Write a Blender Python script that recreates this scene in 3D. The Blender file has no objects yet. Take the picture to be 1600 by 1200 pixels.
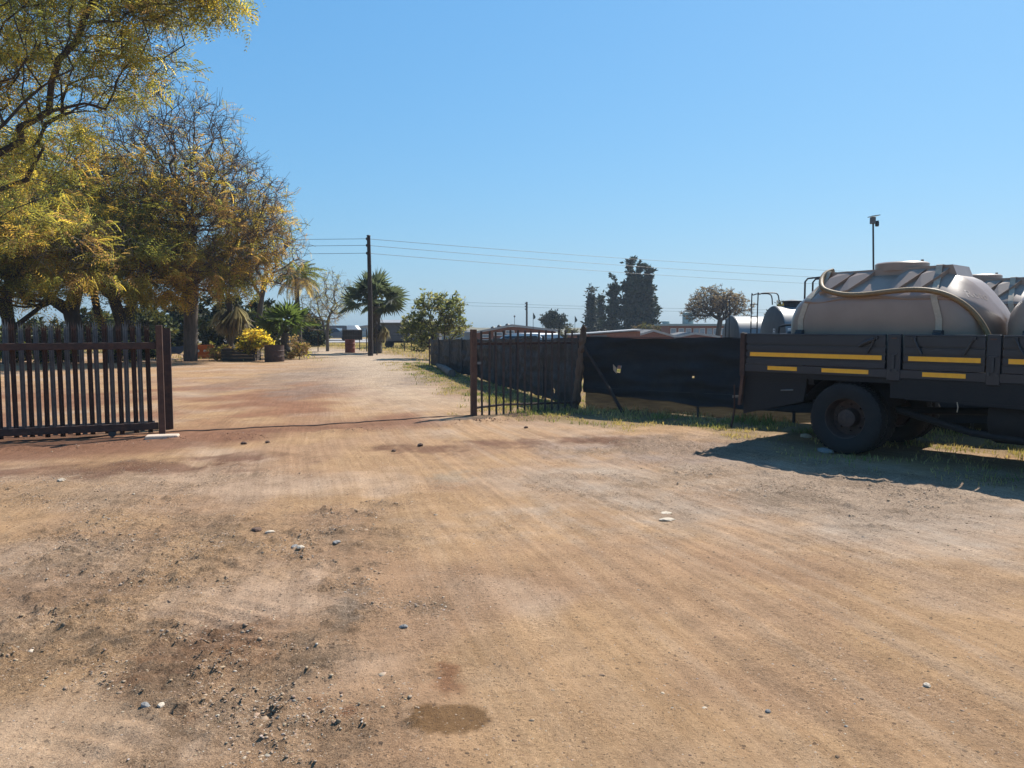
import bpy, math, random
import numpy as np
from mathutils import Vector, Matrix

R = math.radians
random.seed(7)
scene = bpy.context.scene
COL = scene.collection

# ------------------------------------------------------------------ camera, sky, sun, exposure
CAM_H, FPX, HORIZON = 1.70, 1200.0, 510.0
PITCH = math.atan((600 - HORIZON) / FPX)
cam = bpy.data.objects.new('camera', bpy.data.cameras.new('camera'))
COL.objects.link(cam)
cam.data.sensor_width = 36.0
cam.data.lens = 36.0 * FPX / 1600.0
cam.data.clip_start = 0.05
cam.data.clip_end = 6000
cam.location = (0, 0, CAM_H)
cam.rotation_euler = (R(90) - PITCH, 0, 0)
scene.camera = cam

SUN_EL, SUN_AZ = 48.0, 40.5          # azimuth: degrees clockwise from +Y (the view direction)
world = bpy.data.worlds.new('World')
scene.world = world
world.use_nodes = True
nt = world.node_tree
nt.nodes.clear()
sky = nt.nodes.new('ShaderNodeTexSky')
sky.sky_type = 'NISHITA'
sky.sun_disc = False
sky.sun_elevation = R(SUN_EL)
sky.sun_rotation = R(SUN_AZ)
sky.altitude = 0
sky.air_density = 1.5
sky.dust_density = 0.5
sky.ozone_density = 6.0
bg = nt.nodes.new('ShaderNodeBackground')
bg.inputs['Strength'].default_value = 0.10
wo = nt.nodes.new('ShaderNodeOutputWorld')
# the phone's tone curve on the sky: one gentle power per channel over the whole dome
sp = nt.nodes.new('ShaderNodeSeparateColor'); cbn = nt.nodes.new('ShaderNodeCombineColor')
nt.links.new(sky.outputs[0], sp.inputs[0])
for ch, (gk, gp) in enumerate(((0.571, 0.85), (1.326, 0.60), (2.43, 0.45))):
    pw = nt.nodes.new('ShaderNodeMath'); pw.operation = 'POWER'; pw.inputs[1].default_value = gp
    ml = nt.nodes.new('ShaderNodeMath'); ml.operation = 'MULTIPLY'; ml.inputs[1].default_value = gk
    nt.links.new(sp.outputs[ch], pw.inputs[0]); nt.links.new(pw.outputs[0], ml.inputs[0]); nt.links.new(ml.outputs[0], cbn.inputs[ch])
nt.links.new(cbn.outputs[0], bg.inputs[0])
nt.links.new(bg.outputs[0], wo.inputs[0])

sun = bpy.data.objects.new('sun', bpy.data.lights.new('sun', 'SUN'))
COL.objects.link(sun)
sun.data.energy = 5.0
sun.data.angle = R(0.53)
sun.data.color = (1.0, 0.945, 0.86)
sd = Vector((math.sin(R(SUN_AZ)) * math.cos(R(SUN_EL)), math.cos(R(SUN_AZ)) * math.cos(R(SUN_EL)), math.sin(R(SUN_EL))))
sun.rotation_euler = sd.to_track_quat('Z', 'Y').to_euler()

scene.view_settings.view_transform = 'Standard'
scene.view_settings.look = 'None'
scene.view_settings.gamma = 1.0
scene.view_settings.use_curve_mapping = False
scene.view_settings.exposure = 0.6
scene.cycles.max_bounces = 5
scene.cycles.diffuse_bounces = 3
scene.cycles.glossy_bounces = 2
scene.cycles.transmission_bounces = 3
scene.cycles.volume_bounces = 0
scene.cycles.transparent_max_bounces = 4

# ------------------------------------------------------------------ helpers
def at(x, y, z=0.0):
    """a photograph position (1600 x 1200) of something at height z -> its place in the world"""
    u, v = (x - 800) / FPX, (y - 600) / FPX
    dy = math.cos(PITCH) - v * math.sin(PITCH)
    dz = -math.sin(PITCH) - v * math.cos(PITCH)
    t = (z - CAM_H) / dz
    return Vector((u * t, dy * t, z))

def far(x, d, z=0.0):
    """photograph column x at distance d"""
    return Vector(((x - 800) / FPX * d * 1.0, d, z))

def zat(y, d):
    return CAM_H - (y - HORIZON) / FPX * d

def tag(o, label=None, cat=None, group=None, kind=None):
    if label: o['label'] = label
    if cat: o['category'] = cat
    if group: o['group'] = group
    if kind: o['kind'] = kind
    return o

def thing(name, label, cat, loc=(0, 0, 0), rz=0.0, group=None):
    o = bpy.data.objects.new(name, None)
    COL.objects.link(o)
    o.location = loc
    o.rotation_euler = (0, 0, rz)
    o.empty_display_size = 0.2
    return tag(o, label, cat, group)

def link_mesh(name, me, parent=None, loc=None, rot=None):
    o = bpy.data.objects.new(name, me)
    COL.objects.link(o)
    if parent: o.parent = parent
    if loc is not None: o.location = loc
    if rot is not None: o.rotation_euler = rot
    return o

def arr_mesh(name, V, F, mat, col=None, smooth=False):
    """numpy arrays -> mesh; F is (n,3) or (n,4)"""
    V = np.asarray(V, np.float32).reshape(-1, 3)
    F = np.asarray(F, np.int32)
    k = F.shape[1]
    me = bpy.data.meshes.new(name)
    me.vertices.add(len(V)); me.vertices.foreach_set('co', V.ravel())
    me.loops.add(F.size); me.loops.foreach_set('vertex_index', F.ravel())
    me.polygons.add(len(F))
    me.polygons.foreach_set('loop_start', np.arange(0, F.size, k, dtype=np.int32))
    me.polygons.foreach_set('loop_total', np.full(len(F), k, np.int32))
    if smooth: me.polygons.foreach_set('use_smooth', np.ones(len(F), bool))
    if col is not None:
        a = me.color_attributes.new('Col', 'FLOAT_COLOR', 'POINT')
        c = np.ones((len(V), 4), np.float32); c[:, :3] = col
        a.data.foreach_set('color', c.ravel())
    me.update(calc_edges=True)
    if mat: me.materials.append(mat)
    return me

class MB:
    def __init__(s): s.v = []; s.f = []
    def add(s, V, F):
        n = len(s.v); s.v += [tuple(p) for p in V]; s.f += [tuple(i + n for i in f) for f in F]; return s
    def box(s, x0, x1, y0, y1, z0, z1, b=0.0):
        if b <= 0:
            V = [(x, y, z) for z in (z0, z1) for y in (y0, y1) for x in (x0, x1)]
            return s.add(V, [(0, 2, 3, 1), (4, 5, 7, 6), (0, 1, 5, 4), (2, 6, 7, 3), (0, 4, 6, 2), (1, 3, 7, 5)])
        # chamfered box
        pts = []
        for zi, z, zz in ((0, z0, z0 + b), (1, z1, z1 - b)):
            pass
        lv = [(z0, b), (z0 + b, 0), (z1 - b, 0), (z1, b)]
        V = []
        for z, i in lv:
            xa, xb, ya, yb = x0 + i, x1 - i, y0 + i, y1 - i
            c = b
            V += [(xa + c, ya, z), (xb - c, ya, z), (xb, ya + c, z), (xb, yb - c, z), (xb - c, yb, z), (xa + c, yb, z), (xa, yb - c, z), (xa, ya + c, z)]
        F = [tuple(range(7, -1, -1)), tuple(range(24, 32))]
        for r in range(3):
            for k in range(8):
                a = r * 8 + k; c2 = r * 8 + (k + 1) % 8
                F.append((a, c2, c2 + 8, a + 8))
        return s.add(V, F)
    def tube(s, pts, rad, n=8, caps=True):
        pts = [Vector(p) for p in pts]
        if not hasattr(rad, '__len__'): rad = [rad] * len(pts)
        t = (pts[1] - pts[0]).normalized()
        up = Vector((0, 0, 1)) if abs(t.z) < 0.9 else Vector((1, 0, 0))
        nrm = t.cross(up).normalized()
        V = []
        for i, p in enumerate(pts):
            if i == 0: t2 = (pts[1] - pts[0])
            elif i == len(pts) - 1: t2 = (pts[-1] - pts[-2])
            else: t2 = (pts[i + 1] - pts[i - 1])
            t2.normalize()
            nrm = (nrm - t2 * nrm.dot(t2)).normalized()
            b = t2.cross(nrm)
            for k in range(n):
                a = 2 * math.pi * k / n
                V.append(p + (nrm * math.cos(a) + b * math.sin(a)) * rad[i])
        F = []
        for i in range(len(pts) - 1):
            for k in range(n):
                a = i * n + k; c = i * n + (k + 1) % n
                F.append((a, c, c + n, a + n))
        if caps:
            F.append(tuple(range(n - 1, -1, -1))); F.append(tuple(range((len(pts) - 1) * n, len(pts) * n)))
        return s.add(V, F)
    def lathe(s, prof, n=32, axis='z', c=(0, 0, 0), caps=True):
        """prof: list of (r, h)"""
        V = []
        for r, h in prof:
            for k in range(n):
                a = 2 * math.pi * k / n
                p = (r * math.cos(a), r * math.sin(a), h)
                if axis == 'y': p = (p[0], p[2], p[1])
                elif axis == 'x': p = (p[2], p[0], p[1])
                V.append((p[0] + c[0], p[1] + c[1], p[2] + c[2]))
        F = []
        for i in range(len(prof) - 1):
            for k in range(n):
                a = i * n + k; b = i * n + (k + 1) % n
                F.append((a, b, b + n, a + n))
        if caps:
            F.append(tuple(range(n - 1, -1, -1))); F.append(tuple(range((len(prof) - 1) * n, len(prof) * n)))
        return s.add(V, F)
    def prism(s, poly, h0, h1, plane='xz'):
        """polygon in a plane extruded between h0 and h1 along the remaining axis"""
        n = len(poly); V = []
        for h in (h0, h1):
            for a, b in poly:
                V.append((a, h, b) if plane == 'xz' else (h, a, b) if plane == 'yz' else (a, b, h))
        F = [tuple(range(n - 1, -1, -1)), tuple(range(n, 2 * n))]
        for k in range(n): F.append((k, (k + 1) % n, n + (k + 1) % n, n + k))
        return s.add(V, F)
    def mesh(s, name, mat, smooth=False):
        me = bpy.data.meshes.new(name)
        me.from_pydata(s.v, [], s.f)
        me.update()
        if mat: me.materials.append(mat)
        if smooth:
            me.polygons.foreach_set('use_smooth', [True] * len(me.polygons))
            try: me.set_sharp_from_angle(angle=R(38))
            except Exception: pass
        return me
    def build(s, name, mat, parent=None, smooth=False, loc=None, rot=None):
        return link_mesh(name, s.mesh(name, mat, smooth), parent, loc, rot)

def text_mesh(name, body, size, mat, parent, loc, rot):
    cu = bpy.data.curves.new(name, 'FONT'); cu.body = body; cu.size = size; cu.extrude = 0.0004
    tmp = bpy.data.objects.new('tmp_text', cu); COL.objects.link(tmp)
    dg = bpy.context.evaluated_depsgraph_get()
    me = bpy.data.meshes.new_from_object(tmp.evaluated_get(dg))
    bpy.data.objects.remove(tmp); bpy.data.curves.remove(cu)
    me.materials.clear(); me.materials.append(mat); me.name = name
    return link_mesh(name, me, parent, loc, rot)

def wrap_text(name, body, size, m, parent, shell, centre, n, skew=0.0):
    """lettering laid onto a curved shell (all in the parent's space)"""
    from mathutils.bvhtree import BVHTree
    me0 = shell.data
    bvh = BVHTree.FromPolygons([v.co for v in me0.vertices], [tuple(p.vertices) for p in me0.polygons])
    o = text_mesh(name, body, size, m, parent, (0, 0, 0), (0, 0, 0)); n = n.normalized()
    right = Vector((-n.y, n.x, 0)).normalized(); up = n.cross(right)
    w = max(v.co.x for v in o.data.vertices)
    for v in o.data.vertices:
        p = centre + right * (v.co.x - w / 2) + up * (v.co.y - size * 0.35)
        hit, nn, i, d = bvh.ray_cast(p + n * 1.0, -n)
        v.co = (hit if hit else p) + n * (0.002 + v.co.z)
    return o

# ---- 2-D noise in numpy (terrain, masks)
_rng = np.random.RandomState(11)
_perm = _rng.permutation(512).astype(np.int32)
_grad = (_rng.rand(512) * 2 * np.pi).astype(np.float32)
_gc, _gs = np.cos(_grad), np.sin(_grad)
def pnoise(x, y, seed=0):
    x = np.asarray(x, np.float32); y = np.asarray(y, np.float32)
    xi = np.floor(x); yi = np.floor(y)
    xf = x - xi; yf = y - yi
    xi = xi.astype(np.int32) + seed * 37; yi = yi.astype(np.int32)
    u = xf * xf * xf * (xf * (xf * 6 - 15) + 10); v = yf * yf * yf * (yf * (yf * 6 - 15) + 10)
    p0 = _perm[xi & 511]; p1 = _perm[(xi + 1) & 511]
    def g(p, iy, fx, fy):
        h = _perm[(p + iy) & 511]
        return _gc[h] * fx + _gs[h] * fy
    a = g(p0, yi, xf, yf); b = g(p1, yi, xf - 1, yf); c = g(p0, yi + 1, xf, yf - 1); d = g(p1, yi + 1, xf - 1, yf - 1)
    ab = a + (b - a) * u; cd = c + (d - c) * u
    return (1.4 * (ab + (cd - ab) * v)).astype(np.float64)
def fbm(x, y, octv=4, seed=0, gain=0.5):
    s = 0; a = 1.0
    for o in range(octv):
        s = s + a * pnoise(x * 2 ** o + 17.3 * o, y * 2 ** o - 9.1 * o, seed + o); a *= gain
    return s
def sstep(a, b, x):
    t = np.clip((x - a) / (b - a), 0, 1); return t * t * (3 - 2 * t)

# ------------------------------------------------------------------ materials
def new_mat(name):
    m = bpy.data.materials.new(name); m.use_nodes = True
    n = m.node_tree.nodes; l = m.node_tree.links
    return m, n, l, n['Principled BSDF'], n['Material Output']

def mat(name, c1, c2=None, scale=6.0, rough=0.7, metal=0.0, bump=0.0, bscale=40.0, dirt=None, dscale=2.0, damt=0.5, spec=0.5, stretch=None):
    m, n, l, bs, out = new_mat(name)
    c2 = c2 or tuple(0.75 * c for c in c1)
    tc = n.new('ShaderNodeTexCoord')
    vec = tc.outputs['Object']
    if stretch:
        mp = n.new('ShaderNodeMapping'); mp.inputs['Scale'].default_value = stretch
        l.new(vec, mp.inputs[0]); vec = mp.outputs[0]
    nz = n.new('ShaderNodeTexNoise'); nz.inputs['Scale'].default_value = scale; nz.inputs['Detail'].default_value = 6
    nz.inputs['Roughness'].default_value = 0.65
    l.new(vec, nz.inputs['Vector'])
    rp = n.new('ShaderNodeValToRGB')
    rp.color_ramp.elements[0].position = 0.35; rp.color_ramp.elements[1].position = 0.68
    rp.color_ramp.elements[0].color = (*c1, 1); rp.color_ramp.elements[1].color = (*c2, 1)
    l.new(nz.outputs['Fac'], rp.inputs[0])
    colr = rp.outputs[0]
    if dirt:
        dz = n.new('ShaderNodeTexNoise'); dz.inputs['Scale'].default_value = dscale; dz.inputs['Detail'].default_value = 8
        dz.inputs['Roughness'].default_value = 0.75
        l.new(tc.outputs['Object'], dz.inputs['Vector'])
        dr = n.new('ShaderNodeMapRange'); dr.inputs[1].default_value = 0.5; dr.inputs[2].default_value = 0.72; dr.inputs[4].default_value = damt
        l.new(dz.outputs['Fac'], dr.inputs[0])
        mx = n.new('ShaderNodeMix'); mx.data_type = 'RGBA'
        l.new(dr.outputs[0], mx.inputs[0]); l.new(colr, mx.inputs[6]); mx.inputs[7].default_value = (*dirt, 1)
        colr = mx.outputs[2]
    l.new(colr, bs.inputs['Base Color'])
    rr = n.new('ShaderNodeMapRange'); rr.inputs[3].default_value = max(0, rough - 0.1); rr.inputs[4].default_value = min(1, rough + 0.1)
    l.new(nz.outputs['Fac'], rr.inputs[0]); l.new(rr.outputs[0], bs.inputs['Roughness'])
    bs.inputs['Metallic'].default_value = metal
    bs.inputs['Specular IOR Level'].default_value = spec
    if bump > 0:
        bz = n.new('ShaderNodeTexNoise'); bz.inputs['Scale'].default_value = bscale; bz.inputs['Detail'].default_value = 5
        l.new(vec, bz.inputs['Vector'])
        bn = n.new('ShaderNodeBump'); bn.inputs['Strength'].default_value = bump; bn.inputs['Distance'].default_value = 0.02
        l.new(bz.outputs['Fac'], bn.inputs['Height']); l.new(bn.outputs[0], bs.inputs['Normal'])
    return m

def leaf_mat(name, trans=0.68, rough=0.6, tint=(1.55, 1.52, 0.9)):
    m, n, l, bs, out = new_mat(name)
    at_ = n.new('ShaderNodeAttribute'); at_.attribute_name = 'Col'
    l.new(at_.outputs['Color'], bs.inputs['Base Color'])
    bs.inputs['Roughness'].default_value = rough; bs.inputs['Specular IOR Level'].default_value = 0.3
    tr = n.new('ShaderNodeBsdfTranslucent')
    mul = n.new('ShaderNodeMix'); mul.data_type = 'RGBA'; mul.blend_type = 'MULTIPLY'; mul.inputs[0].default_value = 1
    l.new(at_.outputs['Color'], mul.inputs[6]); mul.inputs[7].default_value = (*tint, 1)
    l.new(mul.outputs[2], tr.inputs['Color'])
    mx = n.new('ShaderNodeMixShader'); mx.inputs[0].default_value = trans
    l.new(bs.outputs[0], mx.inputs[1]); l.new(tr.outputs[0], mx.inputs[2]); l.new(mx.outputs[0], out.inputs['Surface'])
    return m

M = {}
M['leaf'] = leaf_mat('leaf')
M['grassblade'] = leaf_mat('grass_blade', 0.35)
M['conifer'] = leaf_mat('conifer_leaf', 0.12)
M['bark'] = mat('bark', (0.055, 0.042, 0.032), (0.025, 0.02, 0.016), 9, 0.9, bump=0.8, bscale=25, stretch=(1, 1, 0.25))
M['twigbark'] = mat('brown_grey_bark', (0.115, 0.088, 0.070), (0.055, 0.043, 0.036), 9, 0.9, bump=0.8, bscale=25, stretch=(1, 1, 0.25))
M['palebark'] = mat('pale_bark', (0.16, 0.14, 0.12), (0.08, 0.07, 0.06), 9, 0.9, bump=0.6, bscale=25, stretch=(1, 1, 0.25))
M['palmbark'] = mat('palm_bark', (0.10, 0.085, 0.07), (0.05, 0.04, 0.033), 6, 0.95, bump=1.0, bscale=12, stretch=(1, 1, 3))
M['rust'] = mat('rusted_paint', (0.060, 0.028, 0.018), (0.032, 0.018, 0.013), 12, 0.75, bump=0.25, bscale=60, dirt=(0.14, 0.055, 0.025), dscale=5, damt=0.6)
M['galv'] = mat('weathered_galvanised', (0.20, 0.195, 0.185), (0.13, 0.125, 0.12), 7, 0.5, metal=0.35, bump=0.1, dirt=(0.10, 0.06, 0.04), dscale=6, damt=0.5)
M['rustpost'] = mat('rusty_post', (0.105, 0.048, 0.028), (0.06, 0.03, 0.02), 9, 0.8, bump=0.3, bscale=60, dirt=(0.20, 0.12, 0.07), dscale=3, damt=0.5)
M['net'] = mat('black_shade_net', (0.010, 0.012, 0.014), (0.018, 0.020, 0.022), 5, 0.62, bump=0.7, bscale=55, stretch=(1, 1, 6), spec=0.4, dirt=(0.040, 0.036, 0.030), dscale=0.9, damt=0.7)
M['logwood'] = mat('weathered_log', (0.15, 0.095, 0.06), (0.055, 0.036, 0.025), 7, 0.9, bump=0.9, bscale=22, stretch=(1, 1, 0.2))
M['conc'] = mat('concrete', (0.62, 0.48, 0.36), (0.50, 0.38, 0.28), 12, 0.9, bump=0.3, bscale=60)
M['truck'] = mat('black_truck_paint', (0.007, 0.013, 0.021), (0.011, 0.018, 0.028), 3, 0.34, dirt=(0.024, 0.029, 0.034), dscale=2.2, damt=0.35, spec=0.5, bump=0.05, bscale=20)
M['under'] = mat('dirty_chassis', (0.009, 0.009, 0.009), (0.016, 0.014, 0.013), 8, 0.8, bump=0.3)
M['tyre'] = mat('tyre_rubber', (0.010, 0.010, 0.010), (0.018, 0.017, 0.016), 9, 0.85, bump=0.25, bscale=50, dirt=(0.04, 0.033, 0.027), dscale=4, damt=0.35)
M['rim'] = mat('rusty_rim', (0.075, 0.045, 0.034), (0.04, 0.026, 0.021), 12, 0.75, bump=0.2)
M['yellow'] = mat('reflective_yellow', (0.98, 0.46, 0.02), (0.92, 0.40, 0.018), 14, 0.35, dirt=(0.55, 0.30, 0.07), dscale=8, damt=0.4)
M['tank'] = mat('grey_brown_polyethylene', (0.315, 0.22, 0.162), (0.265, 0.183, 0.134), 2.5, 0.36, bump=0.06, bscale=9, dirt=(0.33, 0.245, 0.17), dscale=1.8, damt=0.4)
M['strap'] = mat('webbing_strap', (0.50, 0.40, 0.29), (0.40, 0.32, 0.23), 30, 0.85, bump=0.2, bscale=120)
M['hose'] = mat('tan_hose', (0.25, 0.155, 0.065), (0.19, 0.115, 0.05), 14, 0.6, bump=0.15)
M['tankend'] = mat('shaded_tank_end', (0.075, 0.078, 0.082), (0.055, 0.058, 0.062), 4, 0.6)  # end cap colour darkened to carry the shade on the face turned from the sun
M['silver'] = mat('brushed_steel_tank', (0.23, 0.225, 0.215), (0.18, 0.178, 0.172), 3, 0.45, metal=0.3, dirt=(0.25, 0.20, 0.16), dscale=2, damt=0.4)
M['darksteel'] = mat('dark_steel', (0.035, 0.037, 0.04), (0.055, 0.055, 0.055), 12, 0.55, metal=0.3)
M['white'] = mat('white_paint', (0.78, 0.77, 0.74), (0.70, 0.68, 0.64), 6, 0.45)
M['faint'] = mat('faded_lettering', (0.36, 0.28, 0.225), (0.30, 0.215, 0.16), 25, 0.6)
M['redrust'] = mat('faded_red', (0.20, 0.055, 0.04), (0.12, 0.045, 0.035), 8, 0.8)
M['red'] = mat('red_paint', (0.42, 0.04, 0.03), (0.30, 0.035, 0.025), 8, 0.5)
M['orange'] = mat('orange_plastic', (0.75, 0.17, 0.015), (0.62, 0.13, 0.012), 6, 0.5)
M['brick'] = mat('far_brick', (0.24, 0.10, 0.065), (0.18, 0.075, 0.05), 5, 0.9, bump=0.2)
M['roof'] = mat('dull_roof', (0.11, 0.105, 0.10), (0.075, 0.072, 0.07), 2, 0.7, dirt=(0.12, 0.07, 0.05), dscale=1, damt=0.5)
M['paleroof'] = mat('pale_metal_roof', (0.38, 0.37, 0.35), (0.28, 0.27, 0.26), 2, 0.5, metal=0.3)
M['plaster'] = mat('pale_plaster', (0.48, 0.45, 0.40), (0.40, 0.37, 0.33), 2, 0.85)
M['glass'] = mat('window_glass', (0.22, 0.30, 0.36), (0.14, 0.20, 0.25), 3, 0.12, spec=0.8)
M['darkglass'] = mat('dark_glass', (0.015, 0.018, 0.02), (0.022, 0.025, 0.028), 3, 0.1, spec=0.8)
M['black'] = mat('black_board', (0.012, 0.012, 0.014), (0.02, 0.02, 0.022), 4, 0.6)
M['greymetal'] = mat('grey_sheet_metal', (0.13, 0.135, 0.14), (0.10, 0.10, 0.105), 3, 0.55, metal=0.2, dirt=(0.16, 0.11, 0.08), dscale=2, damt=0.4)
M['wood'] = mat('dark_timber', (0.065, 0.045, 0.033), (0.035, 0.026, 0.02), 6, 0.9, bump=0.6, stretch=(0.2, 1, 1))
M['pole'] = mat('creosote_pole', (0.045, 0.032, 0.025), (0.028, 0.02, 0.017), 6, 0.9, bump=0.4, stretch=(1, 1, 0.15))
M['greenpaint'] = mat('pale_green_tank', (0.30, 0.36, 0.33), (0.24, 0.29, 0.27), 3, 0.6)
M['asphalt'] = mat('sunlit_tar', (0.36, 0.335, 0.31), (0.28, 0.26, 0.245), 0.6, 0.8)
M['blue'] = mat('blue_sheet', (0.03, 0.09, 0.20), (0.02, 0.06, 0.14), 4, 0.6)
M['flag'] = mat('dark_flag', (0.02, 0.05, 0.05), (0.015, 0.03, 0.035), 4, 0.8)
M['wire'] = mat('cable', (0.03, 0.03, 0.03), (0.04, 0.04, 0.04), 4, 0.6)
M['lens'] = mat('tail_lamp', (0.30, 0.03, 0.02), (0.25, 0.10, 0.02), 10, 0.25)

def make_cloth():
    m, n, l, bs, out = new_mat('olive_lower_net')
    tc = n.new('ShaderNodeTexCoord'); mp = n.new('ShaderNodeMapping'); mp.inputs['Scale'].default_value = (1.2, 1.2, 16)
    l.new(tc.outputs['Object'], mp.inputs[0])
    nz = n.new('ShaderNodeTexNoise'); nz.inputs['Scale'].default_value = 3; nz.inputs['Detail'].default_value = 6; l.new(mp.outputs[0], nz.inputs['Vector'])
    rp = n.new('ShaderNodeValToRGB'); rp.color_ramp.elements[0].color = (0.022, 0.019, 0.014, 1); rp.color_ramp.elements[1].color = (0.055, 0.046, 0.030, 1)
    rp.color_ramp.elements[0].position = 0.3; rp.color_ramp.elements[1].position = 0.7
    l.new(nz.outputs['Fac'], rp.inputs[0]); l.new(rp.outputs[0], bs.inputs['Base Color']); bs.inputs['Roughness'].default_value = 0.9
    tr = n.new('ShaderNodeBsdfTranslucent'); l.new(rp.outputs[0], tr.inputs['Color'])
    mx = n.new('ShaderNodeMixShader'); mx.inputs[0].default_value = 0.5
    l.new(bs.outputs[0], mx.inputs[1]); l.new(tr.outputs[0], mx.inputs[2]); l.new(mx.outputs[0], out.inputs['Surface'])
    return m
M['cloth'] = make_cloth()

# ------------------------------------------------------------------ key lines on the ground
GATE_A = Vector((-5.47, 11.93, 0)); GDIR = Vector((0.928, 0.374, 0)).normalized(); GN = Vector((-GDIR.y, GDIR.x, 0))
RP_A = Vector((-0.73, 14.57, 0)); RP_B = Vector((1.30, 15.55, 0))
CORNER = Vector((1.42, 15.72, 0))
NET_B = Vector((5.30, 13.10, 0))
NETDIR = (NET_B - CORNER).normalized()
NET_END = CORNER + NETDIR * 13.5
FAR_END = Vector((-3.6, 34.0, 0))
TR0 = Vector((3.34, 11.24, 0)); TR_ANG = math.atan2(-0.737, 0.676)
TX = Vector((0.676, -0.737, 0)); TY = Vector((0.737, 0.676, 0))
def tp(s, w, z=0.0): return TR0 + TX * s + TY * w + Vector((0, 0, z))

def seg_dist(X, Y, a, b):
    """signed distance to the line a-b (positive on its left) and position along it 0..1"""
    dx, dy = b[0] - a[0], b[1] - a[1]; L = math.hypot(dx, dy)
    t = ((X - a[0]) * dx + (Y - a[1]) * dy) / (L * L)
    s = ((Y - a[1]) * dx - (X - a[0]) * dy) / L
    return s, t

def blob(X, Y, px, py, rx, ry, soft=0.5, warp=0.35, seed=3):
    """soft irregular patch centred on photo pixel (px,py) with photo radii rx, ry, laid on the ground"""
    c = at(px, py); e = at(px + rx, py); f = at(px, py - ry); g = at(px, py + ry)
    ax = max(1e-3, (e - c).length); ay = max(1e-3, 0.5 * (f.y - g.y))
    q = np.sqrt(((X - c.x) / ax) ** 2 + ((Y - c.y) / ay) ** 2)
    out = np.zeros_like(q); k = q < 1 + soft + 1.6 * warp
    if k.any():
        x, y = X[k], Y[k]
        w = fbm(x * 1.3 / ax ** 0.6, y * 1.3 / ax ** 0.6, 6, seed, 0.66) * warp * 1.25
        out[k] = 1 - sstep(1 - soft, 1 + soft, q[k] + w)
    return out

def road_cx(Y):
    return np.interp(Y, [-5, 0, 22, 30, 37, 45, 54, 70], [6.1, 4.3, -3.6, -5.0, -6.5, -9.0, -13.0, -22])
def road_w(Y):
    return np.interp(Y, [-5, 0, 22, 60], [2.35, 2.1, 1.0, 1.0])
def flow(X, Y):
    return (X - road_cx(Y)) / road_w(Y) + 0.07 * fbm(X * 0.28, Y * 0.22, 2, 33)

def grass_mask(X, Y):
    s, t = seg_dist(X, Y, CORNER, NET_B)                    # camera side is negative (right-hand side)
    d = np.where((t > -0.35) & (t < 3.2), -s, 99)
    n = fbm(X * 0.9, Y * 0.9, 3, 21)
    g1 = sstep(-0.6, 0.1, d) * (1 - sstep(1.4 + 0.8 * n, 2.5 + 1.0 * n, d))
    s2, t2 = seg_dist(X, Y, CORNER, FAR_END)                # road side is positive (left-hand side)
    g2 = sstep(-0.8, 0.0, s2) * (1 - sstep(1.0 + 0.7 * n, 2.2 + 1.0 * n, s2)) * ((t2 > -0.02) & (t2 < 1.15))
    # under and beside the truck
    lx = (X - TR0.x) * TX.x + (Y - TR0.y) * TX.y; ly = (X - TR0.x) * TY.x + (Y - TR0.y) * TY.y
    g3 = sstep(0.2, 1.2, lx) * sstep(-1.3 + 0.5 * n, -0.4 + 0.5 * n, ly) * (1 - sstep(3.0, 4.0, ly)) * (lx < 9)
    # inside the yard behind the nets
    yard = sstep(-0.2, 1.0, s) * sstep(-0.2, 1.0, -s2) * 0.8
    verge = sstep(46, 52, Y) * (1 - sstep(-0.5, 0.5, -np.abs(X - road_cx(Y)) + 4.0)) * 0.9
    g4 = 0.7 * sstep(0.05, 0.5, fbm(X * 0.35, Y * 0.35, 3, 5)) * (Y > 36) * (1 - sstep(2.0, 3.5, 5.0 - np.abs(X - road_cx(Y))))
    return np.clip(np.maximum.reduce([g1, g2, 0.45 * g3, yard, verge, g4]), 0, 1)

def drop(X, Y):
    """the yard behind the nets falls away towards the houses"""
    return -4.2 * sstep(28, 66, Y) * sstep(-4, 9, X - (-0.05 * Y)) * 1.0

def gravel_mask(X, Y):
    g = blob(X, Y, 180, 960, 330, 130, 0.55, 0.6, 4) * 0.95
    g = np.maximum(g, blob(X, Y, 360, 1060, 190, 100, 0.5, 0.6, 9))
    g = np.maximum(g, blob(X, Y, 260, 850, 300, 60, 0.6, 0.6, 14) * 0.75)
    g = np.maximum(g, blob(X, Y, 540, 945, 45, 60, 0.6, 0.6, 15) * 0.7)
    g = np.maximum(g, blob(X, Y, 420, 1150, 130, 70, 0.6, 0.6, 16) * 0.8)
    g = np.maximum(g, blob(X, Y, 150, 770, 260, 40, 0.6, 0.6, 17) * 0.55)
    g = np.maximum(g, blob(X, Y, 1320, 760, 380, 40, 0.6, 0.5, 18) * 0.6)
    g = np.maximum(g, blob(X, Y, 1050, 697, 140, 16, 0.6, 0.5, 19) * 0.8)
    g = g * (1 - 0.85 * blob(X, Y, 390, 930, 130, 45, 0.5, 0.4, 6)) * (1 - 0.85 * blob(X, Y, 95, 1130, 110, 60, 0.5, 0.4, 8))
    return g

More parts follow.
